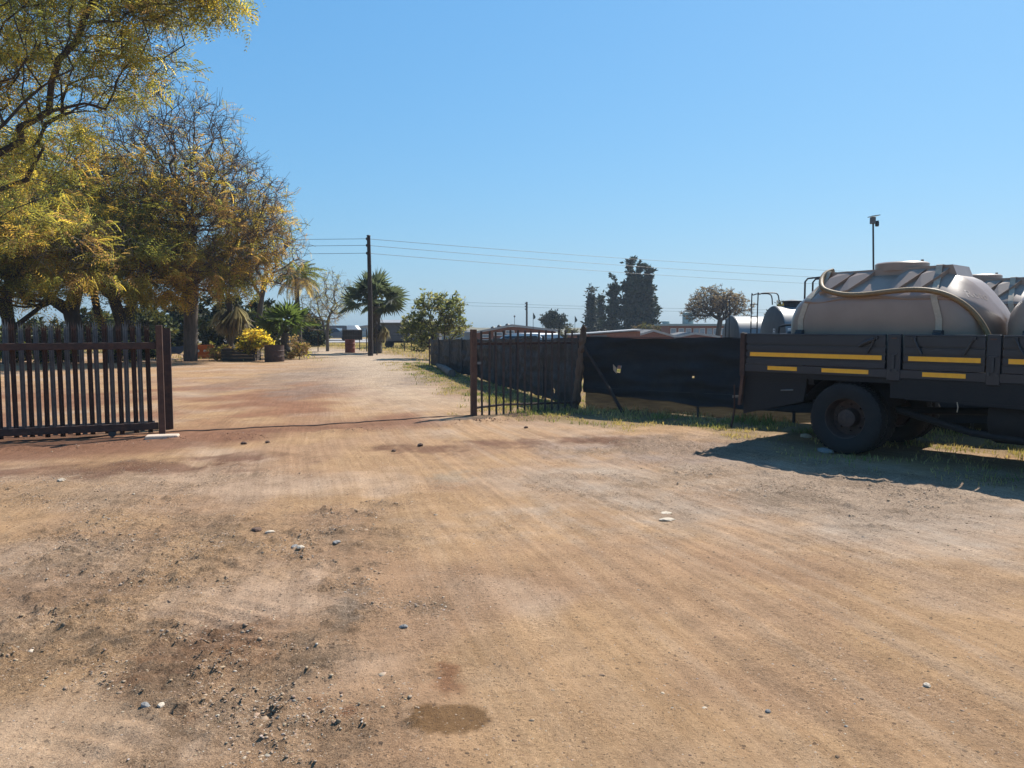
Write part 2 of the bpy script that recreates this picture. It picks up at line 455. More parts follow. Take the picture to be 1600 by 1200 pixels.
def ground_height(X, Y):
    near = np.exp(-np.maximum(Y - 10, 0) / 14.0)
    v = flow(X, Y)
    gr = gravel_mask(X, Y)
    z = 0.020 * fbm(X * 0.35, Y * 0.35, 3, 31)
    z = z + near * 0.014 * fbm(v * 4.0, Y * 0.10, 3, 40)                       # wheel ruts along the drive
    z = z + near * 0.005 * np.exp(-(v / 1.6) ** 4) * fbm(v * 16.0, Y * 0.22, 2, 44)
    cl = fbm(X * 5.5, Y * 5.5, 4, 50, 0.6)
    z = z + near * gr * (0.014 * cl + 0.045 * np.maximum(cl - 0.2, 0))
    cl2 = fbm(X * 13, Y * 13, 2, 57, 0.6)
    z = z + near * (0.0018 + 0.011 * gr) * cl2 + near * 0.030 * gr * np.maximum(cl2 - 0.35, 0)
    z = z + near * 0.0035 * fbm(X * 6, Y * 6, 3, 55)
    # old tread marks pressed across the loose earth
    tm = blob(X, Y, 330, 985, 130, 50, 0.5, 0.4, 72) + blob(X, Y, 170, 1150, 90, 45, 0.5, 0.4, 73)
    z = z + 0.010 * tm * np.sin((Y * 0.9 + X * 0.35 + 0.05 * fbm(X * 2, Y * 2, 2, 74)) * 46)
    # scuffed earth by the gate line and the little clods
    s, t = seg_dist(X, Y, GATE_A - GDIR * 4, RP_B)
    band = np.exp(-((s + 0.95 + 0.35 * fbm(X * 0.8, Y * 0.8, 2, 60)) / 0.22) ** 2) * sstep(0.05, 0.4, fbm(X * 0.9, Y * 0.9, 2, 62) + 0.35)
    z = z + band * (0.035 + 0.03 * fbm(X * 6, Y * 6, 3, 64))
    z = z - 0.012 * blob(X, Y, 300, 1000, 60, 25, 0.6, 0.4, 70)
    return z + drop(X, Y)

# ------------------------------------------------------------------ ground
def axis_pts(a, b, step, lim, growth=1.09):
    m = list(np.arange(a, b + 1e-6, step)); s = step; x = m[-1]
    while x < lim[1]: s *= growth; x += s; m.append(x)
    s = step; x = m[0]; left = []
    while x > lim[0]: s *= growth; x -= s; left.append(x)
    return np.array(left[::-1] + m)
gx = axis_pts(-3.8, 4.0, 0.025, (-2500, 2500), 1.05)
gy = axis_pts(2.2, 6.6, 0.022, (-60, 3500), 1.02)
GXX, GYY = np.meshgrid(gx, gy)
fade = np.exp(-(np.maximum(np.abs(GXX) - 60, 0) + np.maximum(GYY - 160, 0)) / 80)
GZ = ground_height(GXX, GYY)
nx, ny = len(gx), len(gy)
idx = np.arange(nx * ny).reshape(ny, nx)
F = np.stack([idx[:-1, :-1], idx[:-1, 1:], idx[1:, 1:], idx[1:, :-1]], -1).reshape(-1, 4)
X, Y = GXX.ravel(), GYY.ravel()

def ground_colour(X, Y):
    v = flow(X, Y)
    base = np.array([0.405, 0.262, 0.148])
    C = np.tile(base, (len(X), 1))
    def mixc(c, a):
        nonlocal C
        a = np.clip(a, 0, 1)[:, None]; C = C * (1 - a) + np.array(c) * a
    mixc((0.34, 0.215, 0.135), 0.8 * sstep(-0.15, 0.5, fbm(X * 0.5, Y * 0.5, 4, 80)))
    mixc((0.43, 0.315, 0.23), 0.8 * sstep(-0.05, 0.5, fbm(X * 0.42, Y * 0.42, 4, 81)))
    lane = np.exp(-((v + 0.1) / 1.35) ** 2)
    mixc((0.41, 0.265, 0.158), 0.75 * lane * sstep(-0.3, 0.35, fbm(v * 3.0, Y * 0.12, 3, 82)))
    mixc((0.31, 0.21, 0.14), 0.42 * lane * sstep(0.1, 0.5, fbm(v * 6.0, Y * 0.09, 3, 83)))
    mixc((0.40, 0.305, 0.225), 0.38 * lane * sstep(0.15, 0.5, fbm(v * 8.0, Y * 0.14, 3, 84)))
    # pale gravel by the truck
    mixc((0.40, 0.33, 0.27), 0.85 * blob(X, Y, 1330, 770, 420, 55, 0.6, 0.5, 18))
    mixc((0.31, 0.25, 0.22), 0.75 * blob(X, Y, 1050, 699, 150, 17, 0.6, 0.5, 19))
    # loose dark grit on the left
    g = gravel_mask(X, Y)
    mixc((0.29, 0.20, 0.13), 0.6 * g)
    mixc((0.20, 0.145, 0.10), 0.6 * g * sstep(0.0, 0.5, fbm(X * 1.4, Y * 1.4, 4, 85)))
    mixc((0.19, 0.105, 0.062), 0.7 * blob(X, Y, 345, 1000, 75, 55, 0.6, 0.6, 22))
    mixc((0.24, 0.15, 0.095), 0.5 * blob(X, Y, 100, 920, 120, 25, 0.7, 0.6, 24))
    # smooth pink-tan patches
    mixc((0.44, 0.315, 0.225), 0.85 * blob(X, Y, 400, 930, 130, 42, 0.5, 0.4, 6))
    mixc((0.43, 0.30, 0.20), 0.8 * blob(X, Y, 95, 1130, 115, 65, 0.5, 0.4, 8))
    # red earth along the gate line
    s, t = seg_dist(X, Y, GATE_A - GDIR * 4, RP_B)
    n = fbm(X * 0.8, Y * 0.8, 3, 86)
    edge = sstep(0.32, 0.75, np.abs(v) + 0.25 * n)
    mixc((0.215, 0.105, 0.064), 0.85 * np.exp(-((s + 0.35) / (0.85 + 0.3 * n)) ** 2) * (0.15 + 0.85 * edge) * (t > -0.5) * (t < 1.15))
    mixc((0.20, 0.098, 0.06), 0.85 * np.exp(-((s + 1.3 + 0.3 * n) / 0.95) ** 4) * sstep(3.0, 4.6, -X + 0.8 * n) * (t < 0.6))
    mixc((0.24, 0.115, 0.068), 0.85 * sstep(-0.4, 0.3, fbm(X * 0.45, Y * 0.35, 3, 87)) * sstep(-0.4, 0.6, s) * (1 - sstep(8, 16, s)) * edge * (X < 2))
    for (px, py, rx, ry) in ((660, 704, 60, 7), (800, 692, 60, 5), (930, 686, 60, 6), (380, 716, 70, 6), (240, 730, 120, 8), (60, 738, 120, 8)):
        mixc((0.155, 0.078, 0.05), 0.8 * blob(X, Y, px, py, rx, ry, 0.7, 0.7, 30 + px % 7))
    # grey worn strip beyond the gate
    mixc((0.30, 0.255, 0.215), 0.6 * sstep(20, 28, Y) * (1 - sstep(60, 90, Y)) * np.exp(-((X - road_cx(Y)) / 3.2) ** 2))
    mixc((0.46, 0.37, 0.285), 0.7 * sstep(31, 37, Y) * (1 - sstep(60, 80, Y)) * np.exp(-((X - road_cx(Y)) / 3.0) ** 2))
    mixc((0.46, 0.365, 0.275), 0.65 * sstep(13, 19, Y) * (1 - sstep(45, 60, Y)) * np.exp(-((X - road_cx(Y) + 0.3 * fbm(X * 0.3, Y * 0.2, 3, 88)) / 1.7) ** 4))
    for (px, py, rx, ry) in ((455, 588, 60, 14), (655, 592, 35, 9), (480, 610, 50, 10)):
        mixc((0.22, 0.18, 0.155), 0.55 * blob(X, Y, px, py, rx, ry, 0.8, 0.6, 41))
    # stains with their own outline
    st = blob(X, Y, 706, 1124, 70, 25, 0.12, 0.25, 12)
    mixc((0.165, 0.095, 0.045), 0.95 * st)
    mixc((0.22, 0.105, 0.055), 0.8 * blob(X, Y, 700, 1055, 22, 24, 0.5, 0.5, 13))
    mixc((0.20, 0.095, 0.05), 0.8 * blob(X, Y, 545, 1112, 10, 9, 0.5, 0.5, 13))
    mixc((0.28, 0.16, 0.09), 0.6 * blob(X, Y, 495, 1095, 18, 7, 0.5, 0.5, 13))
    mixc((0.24, 0.215, 0.185), 0.45 * blob(X, Y, 545, 950, 22, 22, 0.7, 0.6, 26))
    mixc((0.23, 0.23, 0.20), 0.4 * blob(X, Y, 705, 745, 28, 9, 0.7, 0.6, 27))
    # grassy soil
    mixc((0.22, 0.165, 0.085), 0.75 * grass_mask(X, Y))
    mixc((0.30, 0.225, 0.115), 0.8 * sstep(54, 62, Y))
    C = C * np.array([0.89, 0.855, 0.80])
    far_ = sstep(110, 260, Y)[:, None]; C = C * (1 - far_) + np.array([0.15, 0.135, 0.085]) * far_
    return C

GC = ground_colour(X, Y)
def ground_mat():
    m, n, l, bs, out = new_mat('dusty_ground')
    a = n.new('ShaderNodeAttribute'); a.attribute_name = 'Col'
    ga = n.new('ShaderNodeAttribute'); ga.attribute_name = 'grit'
    fa = n.new('ShaderNodeAttribute'); fa.attribute_name = 'flowv'
    tc = n.new('ShaderNodeTexCoord')
    def noise(scale, det, rough=0.65, vec=None):
        z = n.new('ShaderNodeTexNoise'); z.inputs['Scale'].default_value = scale; z.inputs['Detail'].default_value = det; z.inputs['Roughness'].default_value = rough
        l.new(vec or tc.outputs['Object'], z.inputs['Vector']); return z
    def mix(fac, c1, c2, mode='MIX'):
        x = n.new('ShaderNodeMix'); x.data_type = 'RGBA'; x.blend_type = mode
        if isinstance(fac, float): x.inputs[0].default_value = fac
        else: l.new(fac, x.inputs[0])
        for k, c in ((6, c1), (7, c2)):
            if isinstance(c, tuple): x.inputs[k].default_value = (*c, 1)
            else: l.new(c, x.inputs[k])
        return x.outputs[2]
    def rng(src, a0, a1, b0, b1):
        r = n.new('ShaderNodeMapRange'); r.inputs[1].default_value = a0; r.inputs[2].default_value = a1; r.inputs[3].default_value = b0; r.inputs[4].default_value = b1
        l.new(src, r.inputs[0]); return r.outputs[0]
    def math_(op, p, q):
        x = n.new('ShaderNodeMath'); x.operation = op
        for k, c in ((0, p), (1, q)):
            if isinstance(c, float): x.inputs[k].default_value = c
            else: l.new(c, x.inputs[k])
        return x.outputs[0]
    c = a.outputs['Color']
    rough_n = noise(0.9, 7, 0.7)
    loose = math_('MINIMUM', math_('ADD', rng(rough_n.outputs['Fac'], 0.40, 0.66, 0.18, 0.75), math_('MULTIPLY', ga.outputs['Fac'], 0.6)), 1.0)
    n1 = noise(2.2, 9, 0.72)
    c = mix(1.0, c, mix(rng(n1.outputs['Fac'], 0.3, 0.72, 0, 1), (0.82, 0.80, 0.78), (1.24, 1.24, 1.23)), 'MULTIPLY')
    n2 = noise(38, 7, 0.75)
    c = mix(loose, c, mix(rng(n2.outputs['Fac'], 0.33, 0.68, 0, 1), (0.62, 0.59, 0.56), (1.45, 1.46, 1.47)), 'MULTIPLY')
    n3 = noise(170, 4, 0.7)
    c = mix(loose, c, mix(rng(n3.outputs['Fac'], 0.36, 0.66, 0, 1), (0.70, 0.67, 0.64), (1.38, 1.39, 1.40)), 'MULTIPLY')
    # fine streaks along the way vehicles drive
    fz = noise(1.0, 6, 0.7, fa.outputs['Vector'])
    c = mix(1.0, c, mix(rng(fz.outputs['Fac'], 0.35, 0.66, 0, 1), (0.88, 0.86, 0.84), (1.12, 1.13, 1.14)), 'MULTIPLY')
    # grit: small stones, light and dark, thicker where the ground is loose
    vo = n.new('ShaderNodeTexVoronoi'); vo.inputs['Scale'].default_value = 95; l.new(tc.outputs['Object'], vo.inputs['Vector'])
    vsep = n.new('ShaderNodeSeparateColor'); l.new(vo.outputs['Color'], vsep.inputs[0])
    thr = rng(ga.outputs['Fac'], 0.0, 1.0, 0.74, 0.35)
    isst = math_('GREATER_THAN', vsep.outputs[0], thr)
    near = math_('LESS_THAN', vo.outputs['Distance'], 0.42)
    stone = math_('MULTIPLY', isst, near)
    scol = mix(vsep.outputs[1], (0.06, 0.04, 0.028), mix(1.0, c, (1.4, 1.42, 1.45), 'MULTIPLY'))
    c = mix(math_('MULTIPLY', stone, 0.72), c, scol)
    vo2 = n.new('ShaderNodeTexVoronoi'); vo2.inputs['Scale'].default_value = 34; l.new(tc.outputs['Object'], vo2.inputs['Vector'])
    vs2 = n.new('ShaderNodeSeparateColor'); l.new(vo2.outputs['Color'], vs2.inputs[0])
    st2 = math_('MULTIPLY', math_('GREATER_THAN', vs2.outputs[0], rng(ga.outputs['Fac'], 0, 1, 0.945, 0.70)), math_('LESS_THAN', vo2.outputs['Distance'], 0.33))
    c = mix(math_('MULTIPLY', st2, 0.8), c, mix(vs2.outputs[1], (0.07, 0.048, 0.035), mix(1.0, c, (1.3, 1.33, 1.36), 'MULTIPLY')))
    vo3 = n.new('ShaderNodeTexVoronoi'); vo3.inputs['Scale'].default_value = 20; l.new(tc.outputs['Object'], vo3.inputs['Vector'])
    vs3 = n.new('ShaderNodeSeparateColor'); l.new(vo3.outputs['Color'], vs3.inputs[0])
    wob = math_('ADD', vo3.outputs['Distance'], math_('MULTIPLY', n2.outputs['Fac'], 0.35))
    st3 = math_('MULTIPLY', math_('GREATER_THAN', vs3.outputs[0], rng(loose, 0, 1, 0.97, 0.78)), math_('LESS_THAN', wob, 0.36))
    c = mix(math_('MULTIPLY', st3, 0.75), c, (0.10, 0.062, 0.04))
    l.new(c, bs.inputs['Base Color'])
    bs.inputs['Roughness'].default_value = 0.95; bs.inputs['Specular IOR Level'].default_value = 0.15
    h = math_('ADD', math_('MULTIPLY', n2.outputs['Fac'], 1.3), math_('MULTIPLY', stone, 0.35))
    h = math_('ADD', h, math_('MULTIPLY', n3.outputs['Fac'], 0.45))
    h = math_('ADD', h, math_('MULTIPLY', st2, 0.8))
    h = math_('ADD', h, math_('MULTIPLY', fz.outputs['Fac'], 0.35))
    bn = n.new('ShaderNodeBump'); bn.inputs['Strength'].default_value = 1.0; bn.inputs['Distance'].default_value = 0.017
    h = math_('MULTIPLY', h, math_('ADD', math_('MULTIPLY', loose, 0.8), 0.35))
    l.new(h, bn.inputs['Height']); l.new(bn.outputs[0], bs.inputs['Normal'])
    return m
M['ground'] = ground_mat()
gme = arr_mesh('ground', np.stack([X, Y, GZ.ravel()], -1), F, M['ground'], GC, True)
ga = gme.attributes.new('grit', 'FLOAT', 'POINT')
ga.data.foreach_set('value', np.clip(gravel_mask(X, Y) + 0.25 * sstep(0, 0.5, fbm(X * 0.6, Y * 0.6, 3, 90)), 0, 1).astype(np.float32))
fv = gme.attributes.new('flowv', 'FLOAT_VECTOR', 'POINT')
fv.data.foreach_set('vector', np.stack([flow(X, Y) * 26, Y * 0.55, 0 * X], -1).astype(np.float32).ravel())
ground = link_mesh('ground', gme); tag(ground, kind='structure')

def hz(x, y):
    return float(ground_height(np.array([float(x)]), np.array([float(y)]))[0])

# tarred public road crossing beyond the yard
rb = MB()
pts = [(-160, 78, 100), (-60, 78, 98), (-20, 80, 100), (6, 84, 103)]
V = []
for x, y0, y1 in pts: V += [(x, y0, 0.06), (x, y1, 0.06), (x, y0, 0.0), (x, y1, 0.0)]
Fq = []
for i in range(3):
    a = i * 4; b = a + 4
    Fq += [(a, b, b + 1, a + 1), (a + 2, b + 2, b, a), (a + 1, b + 1, b + 3, a + 3)]
rb.add(V, Fq); tag(rb.build('road', M['asphalt']), kind='structure')

# ------------------------------------------------------------------ loose gravel and grass (uncountable)
def gate_band(x, y):
    s, t = seg_dist(x, y, GATE_A - GDIR * 4, RP_B)
    n = fbm(x * 0.8, y * 0.8, 2, 60)
    return np.exp(-((s + 0.85 + 0.35 * n) / 0.35) ** 2) * (t > -0.1) * (t < 1.25) * sstep(-0.2, 0.3, fbm(x * 1.1, y * 1.1, 2, 62))
def scatter_stones():
    rs = np.random.RandomState(5)
    V_, F_, C_ = [], [], []; nv = 0
    # small grit as flattened octahedra, larger stones as rounder lumps
    octv = np.array([(1, 0, 0.1), (0, 1, 0.1), (-1, 0, 0.1), (0, -1, 0.1), (0, 0, 0.9)], float)
    octf = np.array([(0, 1, 4), (1, 2, 4), (2, 3, 4), (3, 0, 4)])
    ang = np.linspace(0, 2 * np.pi, 6)[:-1]
    lv = np.array([(0, 0, 1.0)] + [(0.75 * math.cos(a), 0.75 * math.sin(a), 0.7) for a in ang + 0.3] + [(math.cos(a), math.sin(a), 0.1) for a in ang] + [(0.8 * math.cos(a + 0.5), 0.8 * math.sin(a + 0.5), -0.6) for a in ang])
    lf = []
    for i in range(5):
        j = (i + 1) % 5
        lf += [(0, 1 + i, 1 + j), (1 + i, 6 + i, 6 + j), (1 + i, 6 + j, 1 + j), (6 + i, 11 + i, 6 + j), (6 + j, 11 + i, 11 + j)]
    lf = np.array(lf)
    for kind, N in (('grit', 420000), ('stone', 560000)):
        x = rs.uniform(-6.5, 6.5, N); y = 2.3 + (7.5 if kind == 'grit' else 13.0) * rs.rand(N) ** 1.5
        k = np.abs(x) < 0.70 * y + 0.4; x, y = x[k], y[k]
        g = gravel_mask(x, y); cl = sstep(-0.15, 0.45, fbm(x * 1.6, y * 1.6, 3, 95)); gb = gate_band(x, y) if kind == 'stone' else 0 * x
        p = (0.08 + 0.50 * g * (0.25 + 0.75 * cl)) if kind == 'grit' else (0.006 + 0.55 * g * cl + 0.14 * gb)
        k = rs.rand(len(x)) < p; x, y, g, gb = x[k], y[k], g[k], gb[k]; n = len(x)
        size = np.clip(np.exp(rs.normal(-5.75, 0.35, n)), 0.0015, 0.007) if kind == 'grit' else np.clip(np.exp(rs.normal(-5.30, 0.42, n)) * (1 + 1.1 * gb), 0.003, 0.019)
        tv, tf = (octv, octf) if kind == 'grit' else (lv, lf)
        z = ground_height(x, y); rot = rs.rand(n) * 6.283
        sc = np.stack([size * rs.uniform(0.7, 1.5, n), size * rs.uniform(0.7, 1.3, n), size * (rs.uniform(0.45, 0.95, n) if kind == 'grit' else rs.uniform(0.32, 0.7, n))], -1)
        P = tv[None] * (1 + rs.uniform(-0.3, 0.3, (n, len(tv), 1))) * sc[:, None, :]
        c, s = np.cos(rot)[:, None], np.sin(rot)[:, None]
        lift = -0.15 if kind == 'grit' else -0.22
        Q = np.stack([P[..., 0] * c - P[..., 1] * s + x[:, None], P[..., 0] * s + P[..., 1] * c + y[:, None], P[..., 2] + (z + lift * size)[:, None]], -1)
        Fx = (tf[None] + (np.arange(n) * len(tv))[:, None, None]).reshape(-1, 3)
        pal = np.array([(0.44, 0.31, 0.20), (0.33, 0.22, 0.14), (0.50, 0.38, 0.27), (0.22, 0.14, 0.09), (0.40, 0.33, 0.26), (0.60, 0.50, 0.39)])
        cc = 0.9 * pal[rs.choice(6, n, p=[0.34, 0.25, 0.17, 0.11, 0.08, 0.05])] * rs.uniform(0.75, 1.2, (n, 1))
        red = (np.array([0.17, 0.085, 0.052]) * rs.uniform(0.6, 1.3, (n, 1)))
        m_ = (rs.rand(n) < np.clip(gb * 1.3, 0, 0.95))[:, None]; cc = np.where(m_, red, cc)
        V_.append(Q.reshape(-1, 3)); F_.append(Fx + nv); C_.append(np.repeat(cc, len(tv), 0)); nv += n * len(tv)
    me = arr_mesh('loose_gravel', np.concatenate(V_), np.concatenate(F_), M['stone'], np.concatenate(C_))
    tag(link_mesh('loose_gravel', me), 'small brown and grey stones scattered over the dusty driveway', 'gravel', kind='stuff')

def attr_mat(name, rough=0.9):
    m, n, l, bs, out = new_mat(name)
    a = n.new('ShaderNodeAttribute'); a.attribute_name = 'Col'
    tc = n.new('ShaderNodeTexCoord'); nz = n.new('ShaderNodeTexNoise'); nz.inputs['Scale'].default_value = 60; l.new(tc.outputs['Object'], nz.inputs['Vector'])
    mx = n.new('ShaderNodeMix'); mx.data_type = 'RGBA'; mx.blend_type = 'MULTIPLY'; mx.inputs[0].default_value = 0.6
    l.new(a.outputs['Color'], mx.inputs[6]); l.new(nz.outputs['Color'], mx.inputs[7])
    mx2 = n.new('ShaderNodeMix'); mx2.data_type = 'RGBA'; mx2.inputs[0].default_value = 0.5
    l.new(a.outputs['Color'], mx2.inputs[6]); l.new(mx.outputs[2], mx2.inputs[7])
    l.new(mx2.outputs[2], bs.inputs['Base Color']); bs.inputs['Roughness'].default_value = rough; bs.inputs['Specular IOR Level'].default_value = 0.2
    return m
M['stone'] = attr_mat('stone')
scatter_stones()

def grass_mesh(x, y, h, green, rs, name):
    n = len(x)
    z = ground_height(x, y) - 0.005
    a = rs.rand(n) * 6.283; lean = rs.uniform(0.1, 0.75, n) * h
    w = rs.uniform(0.0025, 0.006, n) * (0.7 + 0.06 * y)
    dx, dy = np.cos(a), np.sin(a)
    b = rs.rand(n) * 6.283; wx, wy = np.cos(b) * w, np.sin(b) * w
    P = np.empty((n, 5, 3))
    P[:, 0] = np.stack([x - wx, y - wy, z], -1); P[:, 1] = np.stack([x + wx, y + wy, z], -1)
    mx_, my_, mz_ = x + dx * lean * 0.3, y + dy * lean * 0.3, z + h * 0.6
    P[:, 2] = np.stack([mx_ - wx * 0.8, my_ - wy * 0.8, mz_], -1); P[:, 3] = np.stack([mx_ + wx * 0.8, my_ + wy * 0.8, mz_], -1)
    P[:, 4] = np.stack([x + dx * lean, y + dy * lean, z + h], -1)
    T = np.array([(0, 1, 3), (0, 3, 2), (2, 3, 4)])
    Fx = (T[None] + (np.arange(n) * 5)[:, None, None]).reshape(-1, 3)
    straw = np.array([0.50, 0.38, 0.18]); gr = np.array([0.14, 0.185, 0.05])
    t = np.clip(green + rs.uniform(-0.35, 0.35, n), 0, 1)[:, None]
    c = (straw * (1 - t) + gr * t) * rs.uniform(0.7, 1.25, (n, 1))
    me = arr_mesh(name, P.reshape(-1, 3), Fx, M['grassblade'], np.repeat(c, 5, 0))
    return link_mesh(name, me)

rs = np.random.RandomState(8)
N = 330000
gxv = rs.uniform(-6, 12, N); gyv = rs.uniform(7, 36, N)
kk = rs.rand(N) < grass_mask(gxv, gyv) ** 1.4 * sstep(-0.35, 0.25, fbm(gxv * 1.7, gyv * 1.7, 3, 100)) * np.where(gyv < 19, 0.95, 0.4)
gxv, gyv = gxv[kk], gyv[kk]
gn = fbm(gxv * 0.8, gyv * 0.8, 3, 101)
s_, t_ = seg_dist(gxv, gyv, CORNER, NET_B)
gh = rs.uniform(0.02, 0.075, len(gxv)) * (1 + 0.8 * np.maximum(gn, 0)) * (1 + 0.9 * np.exp(-(s_ / 0.7) ** 2))
gg = np.clip(0.5 + 1.0 * gn - 0.25 * np.clip(-s_ - 1.0, 0, 1), 0, 1)
tag(grass_mesh(gxv, gyv, gh, gg, rs, 'short_grass'), 'short half-dry grass along the netted fences and under the truck', 'grass', kind='stuff')
N = 60000
gxv = rs.uniform(-40, 6, N); gyv = rs.uniform(37, 76, N)
kk = rs.rand(N) < grass_mask(gxv, gyv) * 0.8
gxv, gyv = gxv[kk], gyv[kk]
gg = np.clip(0.12 + 0.5 * fbm(gxv * 0.3, gyv * 0.3, 2, 103), 0, 1)
tag(grass_mesh(gxv, gyv, rs.uniform(0.05, 0.22, len(gxv)), gg, rs, 'dry_verge_grass'), 'straw-coloured verge grass in front of the far tar road', 'grass', kind='stuff')

# ------------------------------------------------------------------ tree machinery
def mst_tree(roots, pts, bf=0.35):
    """roots: chains of points [(p, parent_index)], pts: crown points; returns nodes, parents"""
    nodes = [np.array(p, float) for p, _ in roots]; par = [q for _, q in roots]
    plen = [0.0] * len(nodes)
    for i in range(1, len(nodes)):
        plen[i] = plen[par[i]] + np.linalg.norm(nodes[i] - nodes[par[i]]) if par[i] >= 0 else 0
    P = np.asarray(pts, float); n = len(P)
    best = np.full(n, 1e9); bp = np.zeros(n, int)
    start = max(0, len(nodes) // 2)
    for i in range(start, len(nodes)):
        c = np.linalg.norm(P - nodes[i], axis=1) + bf * plen[i]
        k = c < best; best[k] = c[k]; bp[k] = i
    done = np.zeros(n, bool)
    for _ in range(n):
        i = int(np.argmin(np.where(done, 1e9, best)))
        done[i] = True
        p = bp[i]; nodes.append(P[i]); par.append(p)
        plen.append(plen[p] + np.linalg.norm(P[i] - nodes[p]))
        j = len(nodes) - 1
        c = np.linalg.norm(P - P[i], axis=1) + bf * plen[j]
        k = (c < best) & ~done; best[k] = c[k]; bp[k] = j
    return np.array(nodes), np.array(par)

def pipe_radii(nodes, par, tip, trunk_r, p=2.3):
    n = len(nodes); s = np.zeros(n); ch = np.zeros(n, int)
    for i in range(n):
        if par[i] >= 0: ch[par[i]] += 1
    # children always come after parents
    for i in range(n - 1, -1, -1):
        if ch[i] == 0: s[i] = tip ** p
        if par[i] >= 0: s[par[i]] += s[i]
    r = s ** (1 / p)
    r = tip + (r - tip) * (trunk_r - tip) / max(1e-6, r[0] - tip)
    return r, ch

def branch_mesh(name, nodes, par, r, sel, mat_, sides=5):
    idx = np.nonzero(sel & (par >= 0))[0]
    if not len(idx): return None
    p = par[idx]; a, b = nodes[p], nodes[idx]; d = b - a; L = np.linalg.norm(d, axis=1)
    ok = L > 1e-6; idx, p, a, b, d, L = idx[ok], p[ok], a[ok], b[ok], d[ok], L[ok]
    d = d / L[:, None]
    ref = np.where(np.abs(d[:, 2:3]) < 0.9, np.array([[0, 0, 1.0]]), np.array([[1.0, 0, 0]]))
    u = np.cross(d, ref); u /= np.linalg.norm(u, axis=1, keepdims=True); w = np.cross(d, u)
    rb_ = r[idx]; ra = np.minimum(r[p], rb_ * 1.45)
    ks = np.where(rb_ > 0.15, 9, np.where(rb_ > 0.03, sides, 3))
    V = []; Fc = []; nv = 0
    for k in np.unique(ks):
        m_ = ks == k; n = m_.sum(); t = 6.28319 * np.arange(k) / k
        ring = u[m_][:, None] * np.cos(t)[None, :, None] + w[m_][:, None] * np.sin(t)[None, :, None]
        lo = (a[m_] - d[m_] * ra[m_][:, None] * 0.3)[:, None] + ring * ra[m_][:, None, None]
        hi = b[m_][:, None] + ring * rb_[m_][:, None, None]
        V.append(np.concatenate([lo, hi], 1).reshape(-1, 3))
        q = np.arange(k); q2 = (q + 1) % k
        f = np.stack([q, q2, q2 + k, q + k], -1)
        Fc.append((f[None] + (np.arange(n) * 2 * k)[:, None, None] + nv).reshape(-1, 4)); nv += n * 2 * k
    return arr_mesh(name, np.concatenate(V), np.concatenate(Fc), mat_, None, True)

def rand_rot(rs, d, n, up_bias=None):
    """frames with x axis along d (n,3)"""
    d = d / np.maximum(1e-9, np.linalg.norm(d, axis=1, keepdims=True))
    r = rs.normal(size=(n, 3))
    if up_bias is not None: r = r * (1 - up_bias) + np.array([0, 0, 1.0]) * up_bias * 2
    y = np.cross(r, d); y /= np.maximum(1e-9, np.linalg.norm(y, axis=1, keepdims=True))
    z = np.cross(d, y)
    return np.stack([d, y, z], -1)          # columns

def place(tv, tf, pos, rot, size):
    n = len(pos)
    Q = np.einsum('nij,kj->nki', rot, tv) * size[:, None, None] + pos[:, None, :]
    Fx = (tf[None] + (np.arange(n) * len(tv))[:, None, None]).reshape(-1, tf.shape[1])
    return Q.reshape(-1, 3), Fx

def frond_template(pairs=5, wid=0.34, lw=0.11, droop=0.25):
    V = []; Fc = []
    for i in range(pairs):
        x = 0.12 + 0.88 * i / (pairs - 1); z = -droop * x * x
        L = wid * (1 - 0.55 * abs(x - 0.4)); 
        for sgn in (-1, 1):
            n = len(V)
            tip = (x + 0.13, sgn * L, z - 0.10)
            mid1 = (x - 0.02 + lw * 0.6, sgn * L * 0.5, z + 0.015); mid2 = (x + 0.05 - lw * 0.6, sgn * L * 0.55, z - 0.03)
            V += [(x, 0, z), mid1, tip, mid2]; Fc.append((n, n + 1, n + 2, n + 3))
    return np.array(V, float), np.array(Fc)

def leaf_template(k=4, w=0.22, seed=0):
    """a sprig of k pointed leaves"""
    rr = np.random.RandomState(seed); V = []; Fc = []
    for i in range(k):
        a = 6.283 * i / k + rr.uniform(-0.4, 0.4); e = rr.uniform(-0.4, 0.8)
        d = np.array([math.cos(a) * math.cos(e), math.sin(a) * math.cos(e), math.sin(e)])
        s = np.cross(d, rr.normal(size=3)); s /= np.linalg.norm(s)
        b = d * 0.15; n = len(V)
        V += [b, b + d * 0.4 + s * w, b + d * 0.85, b + d * 0.4 - s * w]; Fc.append((n, n + 1, n + 2, n + 3))
    return np.array(V), np.array(Fc)

FROND = frond_template()
SPRIG = [leaf_template(5, 0.2, s) for s in range(3)]

def sample_ellipsoids(rs, ells, n, shell=0.35):
    """points in a union of ellipsoids (cx,cy,cz,rx,ry,rz,weight)"""
    w = np.array([e[6] for e in ells], float); w /= w.sum()
    out = []
    for e, k in zip(ells, rs.multinomial(n, w)):
        d = rs.normal(size=(k, 3)); d /= np.linalg.norm(d, axis=1, keepdims=True)
        rad = rs.rand(k) ** shell
        out.append(np.array(e[:3]) + d * rad[:, None] * np.array(e[3:6]))
    return np.concatenate(out)

